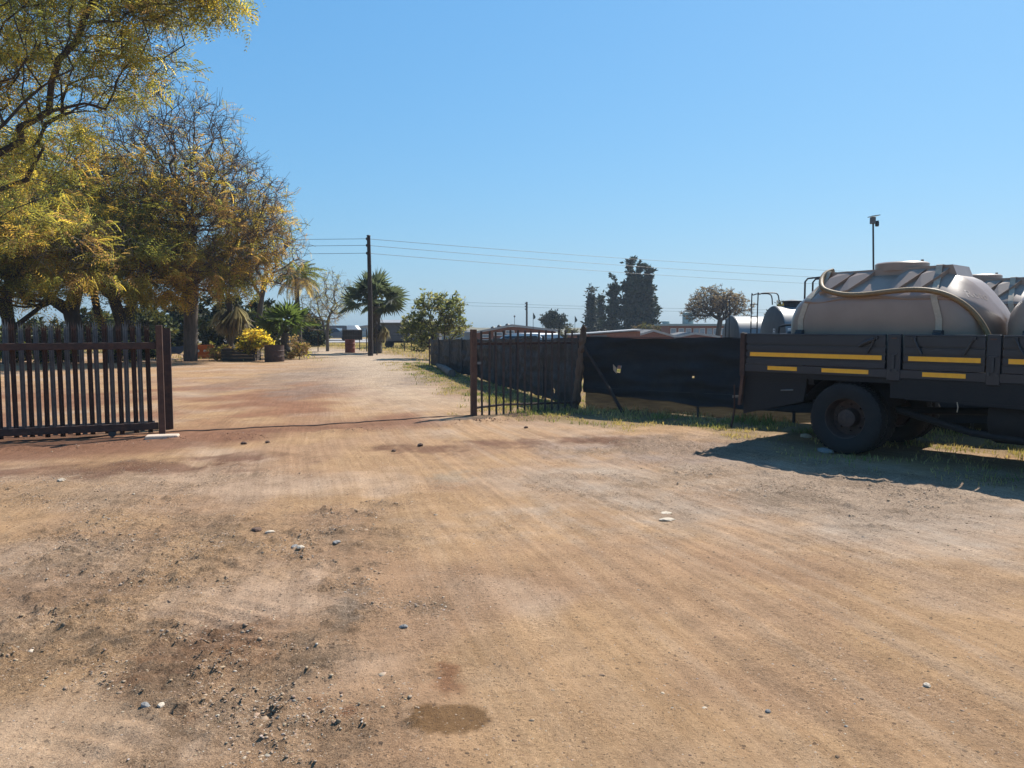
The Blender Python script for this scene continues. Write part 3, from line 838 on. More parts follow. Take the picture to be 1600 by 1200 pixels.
def colour_leaves(rs, pos, pal, w, clump=0.5, sc=0.6):
    """each clump of leaves leans to one of the palette's colours"""
    pal = np.array(pal, float); n = len(pos); k = len(pal)
    logits = np.stack([fbm(pos[:, 0] * sc + 13 * i + pos[:, 2] * sc * 0.7, pos[:, 1] * sc + pos[:, 2] * sc + 7 * i, 2, 120 + i) * 4 * clump + math.log(w[i] + 1e-6) for i in range(k)], -1)
    gmb = -np.log(-np.log(rs.rand(n, k) * 0.998 + 0.001)) * 0.55
    c = pal[np.argmax(logits + gmb, 1)]
    return c * rs.uniform(0.7, 1.25, (n, 1))

def make_tree(name, label, base, trunk, ells, n_nodes, n_leaf, pal, palw, seed, cat='tree', group=None, trunk_r=0.3, tip=0.008, leaf_size=(0.3, 0.5),
              density=None, template='frond', bark='bark', leafmat='leaf', bf=0.35, pods=0, twigs=2.0, clump=0.6, split=0.06, droop=0.3, shell=0.35, cluster=0, cjit=0.55):
    rs = np.random.RandomState(seed)
    base = Vector(base)
    t = thing(name, label, cat, base, 0, group)
    roots = [(p, i - 1) for i, p in enumerate(trunk)] if not isinstance(trunk[0][0], (tuple, list)) else [(p, q) for p, q in trunk]
    crown = sample_ellipsoids(rs, ells, n_nodes, shell)
    crown = crown[crown[:, 2] > 0.15]
    nodes, par = mst_tree(roots, crown, bf)
    r, ch = pipe_radii(nodes, par, tip, trunk_r)
    # fine twigs around the outer nodes
    outer = np.nonzero((r < max(0.03, tip * 4)) & (np.arange(len(nodes)) >= len(roots)))[0]
    k = int(len(outer) * twigs)
    if k:
        src = rs.choice(outer, k)
        dirn = nodes[src] - nodes[par[src]]
        dirn = dirn / np.maximum(1e-6, np.linalg.norm(dirn, axis=1, keepdims=True)) + rs.normal(size=(k, 3)) * 0.7
        dirn /= np.linalg.norm(dirn, axis=1, keepdims=True)
        ln = rs.uniform(0.3, 0.9, k)[:, None] * leaf_size[1] * 1.8
        tw = nodes[src] + dirn * ln
        nodes = np.concatenate([nodes, tw]); par = np.concatenate([par, src]); r = np.concatenate([r, np.full(k, tip * 0.55)])
    big = r > split
    me = branch_mesh('trunk', nodes, par, r, big, M[bark], 7)
    if me: link_mesh('trunk', me, t)
    me = branch_mesh('branch', nodes, par, r, ~big, M[bark], 4)
    if me: link_mesh('branch', me, t)
    # leaves sit on thin wood
    thin = np.nonzero((r < max(0.022, tip * 2.2)) & (par >= 0))[0]
    if n_leaf and len(thin):
        if cluster:
            hot = rs.choice(thin, min(len(thin), cluster), replace=False)
            src = rs.choice(hot, n_leaf * 3)
            pos = nodes[src] + rs.normal(size=(len(src), 3)) * np.array([0.9, 0.9, 0.38]) * leaf_size[1] * cjit
        else:
            src = rs.choice(thin, n_leaf * 3)
            f = rs.rand(len(src))[:, None]
            pos = nodes[src] * f + nodes[par[src]] * (1 - f)
        keep = np.ones(len(pos), bool)
        if density is not None: keep = rs.rand(len(pos)) < density(pos)
        pos = pos[keep][:n_leaf]; src = src[keep][:n_leaf]; n = len(pos)
        d = nodes[src] - nodes[par[src]]; d /= np.maximum(1e-6, np.linalg.norm(d, axis=1, keepdims=True))
        d = d * 0.6 + rs.normal(size=(n, 3)) * 0.6 + np.array([0, 0, -droop])
        size = rs.uniform(*leaf_size, n)
        rot = rand_rot(rs, d, n, 0.6)
        tv, tf = FROND if template == 'frond' else SPRIG[seed % 3]
        V, Fx = place(tv, tf, pos, rot, size)
        c = colour_leaves(rs, pos, pal, palw, clump)
        link_mesh('crown', arr_mesh('crown', V, Fx, M[leafmat], np.repeat(c, len(tv), 0)), t)
    if pods:
        src = rs.choice(thin, pods); pos = nodes[src] + rs.normal(size=(pods, 3)) * 0.05 - np.array([0, 0, 0.05])
        tv = np.array([(0, 0, .5), (.5, 0, 0), (0, .5, 0), (-.5, 0, 0), (0, -.5, 0), (0, 0, -.5)], float) * np.array([1, 0.5, 1])
        tf = np.array([(0, 1, 2), (0, 2, 3), (0, 3, 4), (0, 4, 1), (5, 2, 1), (5, 3, 2), (5, 4, 3), (5, 1, 4)])
        V, Fx = place(tv, tf, pos, rand_rot(rs, rs.normal(size=(pods, 3)), pods), rs.uniform(0.05, 0.085, pods))
        o = link_mesh('seed_pods', arr_mesh('seed_pods', V, Fx, M['bark']), t); tag(o, kind='stuff')
    return t

OLIVE = (0.31, 0.275, 0.075); YEL = (0.56, 0.425, 0.085); GOLD = (0.48, 0.315, 0.085); BRN = (0.33, 0.205, 0.10); GRN = (0.20, 0.205, 0.065); DKG = (0.025, 0.036, 0.012)

# ------------------------------------------------------------------ big feathery trees on the left
# near tree whose crown hangs into the top left corner
b = Vector((-15.5, 20.5, 0))
make_tree('feathery_tree', 'nearest feathery tree whose airy crown hangs into the top left corner', b,
          [(0, 0, 0), (0.2, 0, 1.6), (0.5, -0.1, 3.2), (1.1, -0.2, 4.6)],
          [(3.0, 0, 9.7, 3.9, 3.8, 2.4, 3.0), (6.2, 0.2, 10.7, 2.0, 1.9, 1.0, 0.9), (2.0, 0, 6.6, 2.0, 2.6, 2.4, 0.6), (7.6, 0, 10.5, 0.8, 1.0, 0.55, 0.25)],
          2100, 9500, [OLIVE, GRN, YEL, GOLD, BRN], [1.1, 1.7, 0.5, 0.35, 0.3], 3, cluster=800, trunk_r=0.14, tip=0.007, leaf_size=(0.26, 0.46), pods=30,
          group='feathery trees on the left')
# yellow-green trees behind the gate
b = at(118, 566)
make_tree('feathery_tree', 'broad yellow-green feathery tree behind the open sliding gate', b,
          [(0, 0, 0), (0.1, 0, 1.4), (-0.1, 0, 2.4), (0.2, 0.1, 3.6)],
          [(-1.0, 0, 6.6, 4.3, 3.6, 3.0, 3.0), (-2.5, -1.0, 4.2, 3.0, 3.0, 1.7, 1.5), (2.2, -1.5, 5.0, 3.0, 2.6, 2.3, 1.8), (-0.2, -0.5, 8.8, 3.4, 3, 1.9, 1.5)],
          1600, 8500, [YEL, OLIVE, GOLD, GRN, BRN], [1.0, 1.2, 0.55, 1.5, 0.3], 12, cluster=330, trunk_r=0.36, tip=0.009, leaf_size=(0.38, 0.66), group='feathery trees on the left')
b = at(176, 566)
make_tree('feathery_tree', 'olive feathery tree with forked leaning trunks, right of the broad yellow-green tree', b,
          [((0, 0, 0), -1), ((0.1, 0, 0.8), 0), ((-0.55, 0, 2.0), 1), ((-0.75, 0, 3.2), 2), ((0.55, 0, 1.8), 1), ((1.15, 0.1, 3.1), 4)],
          [(1.6, -0.6, 4.3, 2.6, 2.4, 1.7, 1.4), (1.0, 0, 6.2, 3.2, 2.8, 2.2, 2.0), (-1.0, 0, 5.2, 2.4, 2.4, 1.8, 1.0), (1.2, -5.0, 5.0, 2.6, 2.2, 1.3, 0.8), (-1.5, -4.5, 6.0, 2.6, 2.2, 1.4, 0.8)],
          1250, 7000, [OLIVE, YEL, GRN, BRN, GOLD], [1.1, 0.5, 0.9, 0.6, 0.7], 21, cluster=240, trunk_r=0.34, tip=0.009, leaf_size=(0.38, 0.62), group='feathery trees on the left')
b = at(14, 568)
make_tree('feathery_tree', 'shaded feathery tree at the left edge behind the gate', b,
          [(0, 0, 0), (0.1, 0, 1.5), (0, 0, 3.0)],
          [(0, 0, 4.4, 3.4, 2.8, 2.0, 1.5), (-1, 0, 6.5, 3.0, 3.0, 2.5, 1.0)],
          800, 4500, [OLIVE, YEL, GRN, BRN], [1.1, 0.8, 1.0, 0.3], 33, cluster=170, trunk_r=0.28, tip=0.009, leaf_size=(0.38, 0.62), group='feathery trees on the left')
# the tall half-bare one
b = at(298, 564)
def dens4(p):
    return np.clip(1.05 - 0.14 * np.maximum(p[:, 2] - 4.3, 0) - 0.09 * np.maximum(p[:, 0] - 0.6, 0), 0.05, 1)
make_tree('feathery_tree', 'tall half-bare tree with seed pods in the middle of the left grove', b,
          [(0, 0, 0), (0.05, 0, 1.6), (0.15, 0, 3.4), (0.1, 0, 5.0), (0.3, 0, 6.2)],
          [(-0.9, 0, 9.6, 4.3, 3.6, 3.6, 3.2), (1.9, 0, 7.4, 3.2, 3.0, 2.4, 1.7), (-2.8, 0, 7.0, 3.0, 3.0, 2.6, 1.4), (1.2, -0.8, 4.6, 2.9, 2.4, 1.4, 1.2), (3.4, 0, 6.0, 1.5, 1.5, 1.6, 0.5)],
          3000, 6800, [BRN, OLIVE, GOLD, YEL, GRN], [1.1, 0.9, 0.8, 0.3, 0.6], 41, cluster=900, cjit=0.28, trunk_r=0.33, tip=0.012, leaf_size=(0.36, 0.6), density=dens4, bark='twigbark', pods=480, twigs=2.8,
          group='feathery trees on the left')
# bare tree leaning out on the right of the grove
b = at(402, 560)
make_tree('bare_tree', 'thin bare grey tree standing between the grove and the tall palm', b,
          [(0, 0, 0), (0.1, 0, 1.8), (0.3, 0, 3.2)],
          [(0.4, 0, 6.2, 2.6, 2.0, 2.2, 1.4), (1.6, 0, 4.9, 1.6, 1.4, 1.5, 0.6)],
          420, 500, [BRN, GOLD], [1, 0.5], 52, trunk_r=0.15, tip=0.011, leaf_size=(0.2, 0.35), pods=50, bark='palebark', twigs=2.0)
b = at(512, 549)
make_tree('bare_tree', 'sparse pale-twigged tree between the tall palm and the fan palm', b,
          [(0, 0, 0), (0, 0, 1.2), (0.1, 0, 2.2)],
          [(0, 0, 3.8, 1.9, 1.9, 1.9, 1.4), (-0.6, 0, 2.6, 1.8, 1.6, 1.2, 0.7)],
          420, 900, [(0.16, 0.13, 0.06), OLIVE, BRN], [1, 1, 0.6], 57, trunk_r=0.12, tip=0.011, leaf_size=(0.18, 0.32), bark='palebark', twigs=2.0)

# dark evergreen growth behind the grove
k = 0
for px, d, w, h, lab in ((225, 52, 3.6, 3.6, 'dark evergreen bush behind the open gate and fixed gatepost'),
                    (340, 55, 4.2, 4.6, 'dark evergreen bush behind the hanging dead palm fronds'),
                    (400, 56, 3.2, 3.6, 'dark evergreen bush behind the yellow shrub'),
                    (60, 54, 4.5, 2.2, 'low dark bush far behind the left end of the gate'),
                    (482, 66, 3.0, 2.6, 'dark bush beside the far road, left of the black sign board'),
                    (275, 58, 4.0, 4.4, 'dark evergreen bush showing between the gatepost and the half-bare tree trunk'),
                    (150, 60, 5.0, 3.0, 'dark bush far behind the forked leaning trunks')):
    k += 1
    make_tree('evergreen_bush', lab, far(px, d),
              [(0, 0, 0), (0, 0, h * 0.3)], [(0, 0, h * 0.5, w * 0.5, w * 0.5, h * 0.5, 1), (w * 0.25, 0, h * 0.35, w * 0.4, w * 0.4, h * 0.35, 0.6)],
              160, 1500, [DKG, GRN, (0.04, 0.05, 0.02)], [1.2, 0.7, 0.6], 60 + k, cat='bush', trunk_r=0.12, tip=0.012, leaf_size=(0.25, 0.5), template='sprig', leafmat='conifer', twigs=0.5)

# low growth in the shade behind the gate
for k, (px, py, w, h, lab) in enumerate(((30, 566, 1.7, 0.75, 'leftmost low dark shrub in the shade behind the gate'), (85, 568, 1.5, 0.7, 'low dark shrub at the foot of the broad yellow-green tree'),
                               (215, 566, 1.8, 0.85, 'low dark shrub in the shade left of the end post of the gate'), (345, 563, 1.2, 0.7, 'dry brown shrub between the orange barrier and the timber planter'),
                               (468, 562, 1.1, 1.1, 'bare dry shrub right of the rusty drum'))):
    dry = k >= 3
    make_tree('low_shrub', lab, at(px, py),
              [(0, 0, 0), (0, 0, h * 0.25)], [(0, 0, h * 0.5, w * 0.5, w * 0.4, h * 0.5, 1)], 120, 650 if not dry else 110,
              [DKG, GRN] if not dry else [BRN, (0.24, 0.16, 0.09), OLIVE], [1, 0.7] if not dry else [1, 1, 0.4], 70 + k, cat='shrub', trunk_r=0.03, tip=0.006, leaf_size=(0.12, 0.26), template='sprig', twigs=1.5)

# yellow shrub
make_tree('yellow_shrub', 'bright yellow leafy shrub growing beside the rusty drum', at(397, 564),
          [(0, 0, 0), (0.02, 0, 0.4)], [(0.05, 0, 1.05, 0.72, 0.6, 0.48, 1.4), (0.55, 0, 0.85, 0.5, 0.4, 0.22, 0.5), (-0.3, 0, 0.7, 0.6, 0.5, 0.4, 0.5)], 200, 620,
          [(0.58, 0.45, 0.05), (0.64, 0.48, 0.10), (0.30, 0.27, 0.05), (0.15, 0.14, 0.04)], [1.1, 0.8, 0.7, 0.6], 81, cat='shrub', trunk_r=0.04, tip=0.006, leaf_size=(0.12, 0.22), template='sprig', twigs=1.0)

# bush to the right of the fan palm
def bush_d(p): return np.clip(1.1 - 0.2 * np.maximum(p[:, 2] - 1.8, 0), 0.25, 1)
make_tree('leafy_bush', 'loose grey-green bush at the far end of the netted fence', at(676, 560),
          [(0, 0, 0), (0.1, 0, 0.6), (0, 0, 1.2)], [(0.1, 0, 2.0, 1.6, 1.3, 1.2, 1.0), (0.9, 0, 2.7, 0.8, 0.8, 0.75, 0.5), (-0.8, 0, 1.2, 1.0, 1, 1.0, 0.6), (-0.4, 0, 2.9, 0.6, 0.6, 0.6, 0.3), (1.2, 0, 1.6, 0.7, 0.7, 0.7, 0.3)], 480, 950,
          [(0.18, 0.185, 0.10), (0.115, 0.13, 0.06), (0.25, 0.235, 0.14)], [1, 1, 0.6], 91, cat='bush', trunk_r=0.10, tip=0.009, leaf_size=(0.14, 0.28), template='sprig', density=bush_d, twigs=1.4)

# ------------------------------------------------------------------ palms
def fan_template(nb=26, span=R(250), dead=False, seed=0):
    rr = np.random.RandomState(seed); V = []; Fc = []
    for i in range(nb):
        a = -span / 2 + span * i / (nb - 1)
        L = (1.0 - 0.18 * abs(a) / (span / 2)) * rr.uniform(0.88, 1.05)
        d = np.array([math.cos(a), math.sin(a), 0]); s = np.array([-d[1], d[0], 0])
        fold = 0.05 if i % 2 else -0.05
        sag = -0.12 - (0.55 if dead else 0.12) * rr.rand()
        n = len(V); w = 0.045
        V += [d * 0.03, d * 0.5 * L + s * w + np.array([0, 0, fold + sag * 0.15]), d * L + np.array([0, 0, sag]), d * 0.5 * L - s * w + np.array([0, 0, -fold + sag * 0.15])]
        Fc.append((n, n + 1, n + 2, n + 3))
    return np.array(V), np.array(Fc)

def fan_palm(label, base, trunk_h, trunk_r, frond_len, fan_r, n, seed, dead=0.25, green=(0.045, 0.06, 0.03), el_lo=-0.55, name='fan_palm'):
    rs = np.random.RandomState(seed)
    t = thing(name, label, 'palm', base)
    mb = MB(); k = max(3, int(trunk_h / 0.18))
    mb.tube([(0.03 * math.sin(i), 0, trunk_h * i / k) for i in range(k + 1)], [trunk_r * (1.15 - 0.25 * i / k) * (1.08 if i % 2 else 0.96) for i in range(k + 1)], 10)
    mb.build('trunk', M['palmbark'], t, True)
    T = fan_template(seed=seed); TD = fan_template(dead=True, seed=seed + 1, span=R(75), nb=15)
    for i in range(n):
        q = (i + 0.5) / n
        isdead = q < dead
        el = el_lo + (1.45 - el_lo) * q ** 0.9
        if isdead: el = rs.uniform(-1.5, -0.75)
        az = i * 2.39996 + rs.uniform(-0.3, 0.3)
        d = np.array([math.cos(az) * math.cos(el), math.sin(az) * math.cos(el), math.sin(el)])
        L = frond_len * rs.uniform(0.8, 1.1) * (0.75 if isdead else 1)
        p0 = np.array([0, 0, trunk_h - 0.05]); p1 = p0 + d * L * 0.55 + np.array([0, 0, 0.04]); p2 = p0 + d * L + np.array([0, 0, -0.10 * L])
        mb = MB(); mb.tube([p0, p1, p2], [0.022, 0.016, 0.01], 4)
        dd = (p2 - p1) + np.array([0, 0, -0.12]); 
        rot = rand_rot(rs, dd[None], 1, 0.8 if isdead else 0.3)
        tv, tf = TD if isdead else T
        V, Fx = place(tv, tf, p2[None], rot, np.array([fan_r * rs.uniform(0.8, 1.1)]))
        base_c = np.array((0.19, 0.165, 0.135) if isdead else green) * rs.uniform(0.75, 1.3)
        nv = len(mb.v)
        Vall = np.concatenate([np.array([tuple(v) for v in mb.v]), V]); 
        F4 = [f for f in mb.f if len(f) == 4] + [tuple(int(j) + nv for j in f) for f in Fx]
        col = np.tile(base_c, (len(Vall), 1)); col[:nv] = (0.10, 0.09, 0.05)
        link_mesh('frond', arr_mesh('frond', Vall, np.array(F4), M['leaf'], col), t)
    return t

fan_palm('large grey-green fan palm standing behind the tall utility pole', at(579, 553) + Vector((0.15, 1.2, 0)), 2.95, 0.30, 1.5, 1.12, 40, 5, 0.26, (0.065, 0.08, 0.06), -0.55)
fan_palm('low bright-green fan palm above the rusty drum', at(438, 561) + Vector((0, 1.0, 0)), 1.35, 0.22, 1.15, 1.0, 26, 9, 0.35, (0.075, 0.105, 0.035), -0.3)
fan_palm('fan palm with hanging dead grey fronds behind the timber planter', at(345, 560) + Vector((0, 1.5, 0)), 3.5, 0.17, 1.25, 1.5, 30, 15, 0.75, (0.08, 0.10, 0.045), -0.3)

def feather_palm(label, base, trunk_h, n, seed):
    rs = np.random.RandomState(seed)
    t = thing('feather_palm', label, 'palm', base)
    mb = MB(); k = 14
    mb.tube([(0.05 * math.sin(i * 0.4), 0, trunk_h * i / k) for i in range(k + 1)], [0.16 * (1.1 - 0.3 * i / k) for i in range(k + 1)], 9)
    mb.build('trunk', M['palmbark'], t, True)
    for i in range(n):
        q = (i + 0.5) / n; el = 1.4 - 1.75 * (1 - q) ** 0.9; az = i * 2.39996
        h = np.array([math.cos(az), math.sin(az), 0]); L = rs.uniform(1.5, 2.0)
        V = []; Fc = []; prev = np.array([0, 0, trunk_h]); ang = el; steps = 16
        for j in range(steps):
            d = h * math.cos(ang) + np.array([0, 0, math.sin(ang)])
            cur = prev + d * L / steps
            side = np.array([-h[1], h[0], 0]); nv = len(V)
            V += [prev - side * 0.012, prev + side * 0.012, cur + side * 0.01, cur - side * 0.01]; Fc.append((nv, nv + 1, nv + 2, nv + 3))
            if j > 1:
                for sg in (-1, 1):
                    l = 0.42 * math.sin(math.pi * (0.15 + 0.8 * j / steps)) * rs.uniform(0.8, 1.1)
                    tip = cur + side * sg * l * 0.75 + d * l * 0.3 - np.array([0, 0, l * 0.55]); mid = (cur + tip) / 2 + np.array([0, 0, 0.05]); nv = len(V)
                    V += [cur, mid + d * 0.05, tip, mid - d * 0.05]; Fc.append((nv, nv + 1, nv + 2, nv + 3))
            prev = cur; ang -= (0.055 + 0.06 * rs.rand())
        c = np.array((0.12, 0.13, 0.05) if q > 0.3 else (0.30, 0.23, 0.13)) * rs.uniform(0.8, 1.3)
        link_mesh('frond', arr_mesh('frond', np.array(V), np.array(Fc), M['leaf'], np.tile(c, (len(V), 1))), t)
feather_palm('slender feather palm with shaggy crown left of the fan palm', at(467, 553), 4.7, 40, 3)

# ------------------------------------------------------------------ sliding gate, fixed palisade, posts
def pale_mesh(name, h, w, m, spikes=True, z0=0.0):
    """W-section palisade pale, triple pointed"""
    prof = [(-w / 2, 0), (-w / 4, 0.018), (0, 0.004), (w / 4, 0.018), (w / 2, 0)]
    mb = MB(); top = h - 0.14 if spikes else h; n = 5
    V = []
    for z in (z0, top):
        V += [(x, y, z) for x, y in prof]; V += [(x, y + 0.004, z) for x, y in prof]
    F = []
    for k in range(4):
        F += [(k, k + 1, 10 + k + 1, 10 + k), (5 + k + 1, 5 + k, 15 + k, 15 + k + 1)]
    F += [(5, 0, 10, 15), (4, 9, 19, 14)]
    for k in range(4): F.append((k + 1, k, 5 + k, 6 + k))
    mb.add(V, F)
    if spikes:
        for xs in ((-w / 2, -w / 4 + 0.004, -w * 0.52), (-w / 7, w / 7, 0), (w / 4 - 0.004, w / 2, w * 0.52)):
            a, c, tp_ = xs; hh = h if tp_ == 0 else h - 0.035
            mb.add([(a, 0.006, top), (c, 0.006, top), (tp_, 0.004, hh), (a, 0.012, top), (c, 0.012, top), (tp_, 0.009, hh)],
                   [(0, 1, 2), (5, 4, 3), (0, 2, 5, 3), (1, 4, 5, 2)])
    return mb.mesh(name, m)

gang = math.atan2(GDIR.y, GDIR.x)
gate = thing('sliding_gate', 'brown steel palisade sliding gate pushed open on the left', 'gate', GATE_A, gang)
pm = pale_mesh('pale', 1.80, 0.068, M['rust'], z0=0.05)
rr = random.Random(4)
for i in range(29):
    o = link_mesh('pale', pm, gate, (-0.17 - 0.199 * i, 0.045, rr.uniform(-0.012, 0.012)), (0, rr.uniform(-0.006, 0.006), 0))
MB().box(-6.0, -0.055, -0.012, 0.04, 1.35, 1.455, 0.006).build('top_rail', M['rust'], gate)
MB().box(-6.0, -0.055, -0.015, 0.04, 0.095, 0.205, 0.006).build('bottom_rail', M['rust'], gate)
MB().box(-0.05, 0.045, -0.05, 0.05, 0.012, 1.72, 0.006).build('end_post', M['rustpost'], gate)
for x in (-0.7, -5.2):
    MB().lathe([(0.05, -0.02), (0.055, -0.012), (0.04, 0), (0.055, 0.012), (0.05, 0.02)], 16, 'y', (x, 0.012, 0.062)).build('wheel', M['darksteel'], gate, True)

fence = thing('palisade_fence', 'weathered grey fixed palisade fence standing behind the sliding gate', 'fence', GATE_A + GN * 0.62, gang)
pf = pale_mesh('pale', 1.80, 0.070, M['galv'], z0=0.0)
for i in range(36):
    link_mesh('pale', pf, fence, (-0.325 - 0.205 * i, 0.0, rr.uniform(-0.02, 0.015)), (0, rr.uniform(-0.008, 0.008), 0))
MB().box(-7.8, -0.14, 0.03, 0.075, 1.36, 1.42).build('top_rail', M['galv'], fence)
MB().box(-7.8, -0.14, 0.03, 0.075, 0.10, 0.16).build('bottom_rail', M['galv'], fence)
gp = thing('gate_post', 'dark rusty square gatepost just behind the end of the sliding gate', 'post', at(264.5, 671), gang)
MB().box(-0.065, 0.065, -0.06, 0.06, -0.05, 1.66, 0.006).build('post', M['rust'], gp)
MB().box(-0.07, 0.07, -0.065, 0.065, 1.66, 1.672).build('cap', M['rust'], gp)
MB().box(-0.11, -0.065, -0.02, 0.02, 1.25, 1.33).build('guide_bracket', M['rust'], gp)

blk = MB().box(-0.23, 0.23, -0.11, 0.11, -0.02, 0.055, 0.012).build('concrete_slab', M['conc'], None, False, at(254, 685), (0, 0, gang - 0.1))
tag(blk, 'pale slab lying on the ground under the gate end post', 'slab')

# ground track across the opening
tr = MB(); steps = 40; a = GATE_A + GDIR * -3; bb = RP_A
P = []
for i in range(steps + 1):
    p = a.lerp(bb, i / steps); P.append((p.x, p.y, hz(p.x, p.y) + 0.006))
tr.tube(P, 0.013, 6)
tag(tr.build('gate_track', M['rust']), 'thin rusty steel track on the ground across the gateway', 'gate track')

# right fixed palisade panel
rang = math.atan2((RP_B - RP_A).y, (RP_B - RP_A).x); RL = (RP_B - RP_A).length
pan = thing('palisade_fence', 'narrow rusty palisade panel with a thick post right of the gateway', 'fence', RP_A, rang)
MB().box(-0.052, 0.052, -0.05, 0.05, -0.05, 1.645, 0.006).build('post', M['rustpost'], pan)
M['barrust'] = mat('greyed_rust', (0.105, 0.085, 0.075), (0.07, 0.05, 0.042), 10, 0.7, bump=0.2, bscale=60, dirt=(0.15, 0.07, 0.04), dscale=5, damt=0.5)
pb = pale_mesh('pale', 1.62, 0.044, M['barrust'], False, z0=-0.02)
for i in range(14):
    link_mesh('pale', pb, pan, (0.16 + i * (RL - 0.28) / 13, -0.03, rr.uniform(-0.015, 0.01)), (0, rr.uniform(-0.012, 0.012), 0))
MB().box(0.065, RL - 0.03, -0.006, 0.03, 1.345, 1.395).build('top_rail', M['rust'], pan)
MB().tube([(0.066, 0.012, 0.15), (0.6, 0.012, 0.185), (RL - 0.02, 0.012, 0.16)], 0.024, 6).build('bottom_rail', M['rust'], pan)
MB().box(0.066, 0.14, -0.035, -0.03, 0.98, 1.03).build('latch', M['galv'], pan)

# corner log with brace
lp = thing('corner_log_post', 'rough weathered log post leaning at the corner of the netted fence', 'post', CORNER - Vector((0.12, 0.02, 0)))
rl = random.Random(2)
P = [(0.010 * math.sin(i * 1.7) + 0.17 * i / 30, 0.010 * math.cos(i * 2.1), -0.05 + 1.73 * i / 30) for i in range(31)]
MB().tube(P, [0.088 * (1 - 0.008 * i) * rl.uniform(0.86, 1.16) for i in range(31)], 9).build('log', M['logwood'], lp, True)
MB().tube([(0.1, -0.07, 1.62), (0.16, -0.09, 1.72), (0.2, -0.07, 1.66)], [0.03, 0.02, 0.012], 6).build('splinter', M['logwood'], lp, True)
q = at(975, 647) - lp.location
MB().tube([(0.17, -0.13, 1.27), (q.x * 0.5 + 0.09, q.y * 0.5 - 0.10, 0.64), (q.x, q.y, -0.02)], [0.028, 0.032, 0.034], 8).build('brace', M['pole'], lp, True)

# ------------------------------------------------------------------ shade-net fences
def net_sheet(name, a, b, ztop, zbot, m, parent, holes=(), seed=0, nz=26, dens=14, sway=0.04, off=0.0, zscal=1.0):
    """wavy cloth between a and b (relative to the parent's location); ztop/zbot are functions of 0..1"""
    L = (b - a).length; n = max(6, int(L * dens)); d = (b - a).normalized(); nr = Vector((-d.y, d.x, 0))
    u = np.linspace(0, 1, n + 1); V = np.zeros((nz + 1, n + 1, 3))
    for j in range(nz + 1):
        w = j / nz
        zt = np.array([ztop(t) for t in u]) + 0.018 * pnoise(u * L * 2.3, u * 0 + 3.7, seed); zb = np.array([zbot(t) for t in u]) + 0.03 * pnoise(u * L * 1.9, u * 0 + 8.1, seed + 1)
        z = zb + (zt - zb) * w
        o = sway * (fbm(u * L * 0.9, z * 1.3 + seed, 3, 130 + seed)) * math.sin(math.pi * (0.12 + 0.76 * w)) + 0.012 * np.sin(z * 26 + 3 * fbm(u * L * 0.7, z, 2, 140)) + off
        V[j, :, 0] = a.x + d.x * L * u + nr.x * o; V[j, :, 1] = a.y + d.y * L * u + nr.y * o; V[j, :, 2] = z
    id_ = np.arange((nz + 1) * (n + 1)).reshape(nz + 1, n + 1)
    F = np.stack([id_[:-1, :-1], id_[:-1, 1:], id_[1:, 1:], id_[1:, :-1]], -1)
    keep = np.ones(F.shape[:2], bool)
    cx = (u[:-1] + u[1:]) / 2 * L
    zc = (V[:-1, :-1, 2] + V[1:, 1:, 2]) / 2
    for (s, z, rx, rz) in holes:
        q = np.abs((cx[None] - s) / rx) + np.abs((zc - z) / rz) * 0.9
        keep &= ~(q < 1)
    return link_mesh(name, arr_mesh(name, V.reshape(-1, 3), F[keep].reshape(-1, 4), m, None, True), parent)

nf = thing('net_fence', 'black shade-net fence with small tears running behind the truck', 'fence', CORNER)
def lpos(px, py):  # length along the fence seen at photo column px
    r = (px - 800) / FPX
    return (r * CORNER.y - CORNER.x) / (NETDIR.x - r * NETDIR.y)
holes = [(lpos(963, 577), zat(577, 15.2), 0.055, 0.085), (lpos(1081, 590), zat(590, 14.2), 0.018, 0.03)]
net_sheet('netting', Vector((0.05, 0, 0)), NETDIR * 13.4, lambda t: 1.50 - 0.04 * math.sin(math.pi * t * 5) ** 2, lambda t: 0.36 - 0.16 * min(1, t * 5), M['net'], nf, holes, 1, 34, 24, 0.13)
net_sheet('lower_cloth', Vector((0.05, 0, 0)), NETDIR * 13.4, lambda t: 0.50, lambda t: 0.0 - 0.03 * math.sin(t * 30), M['cloth'], nf, (), 4, 10, 8, 0.03, 0.09)
# torn flap by the large hole
s = holes[0][0]; c = NETDIR * s
MB().add([(c.x - 0.07, c.y - 0.05, holes[0][1] + 0.10), (c.x - 0.01, c.y - 0.10, holes[0][1] + 0.03), (c.x + 0.0, c.y - 0.07, holes[0][1] - 0.09), (c.x - 0.06, c.y - 0.03, holes[0][1] - 0.02)], [(0, 1, 2, 3)]).build('torn_flap', M['strap'], nf)
for s_, h_ in ((2.45, 1.45), (4.2, 1.58), (6.9, 1.55), (9.6, 1.55), (12.6, 1.55)):
    p = NETDIR * s_
    MB().tube([(p.x + 0.07, p.y + 0.09, -0.05), (p.x + 0.07, p.y + 0.09, h_)], 0.028, 7).build('post', M['darksteel'], nf, True)
for z in (1.49, 0.46):
    MB().tube([(0, 0.02, z), (NETDIR.x * 6.5, NETDIR.y * 6.5 + 0.02, z - 0.015), (NETDIR.x * 13.4, NETDIR.y * 13.4 + 0.02, z)], 0.006, 5).build('wire', M['wire'], nf)

yp = thing('steel_stake', 'thin bent steel stake standing in the grass behind the truck tail', 'stake', at(1146, 668))
MB().tube([(-0.06, -0.05, 0), (-0.02, -0.02, 0.14), (0.01, 0, 0.3), (0, 0, 0.72)], [0.02, 0.018, 0.016, 0.013], 6).build('stake', M['rust'], yp, True)
MB().box(-0.03, 0.1, -0.01, 0.01, 0.50, 0.54).build('clip', M['galv'], yp)

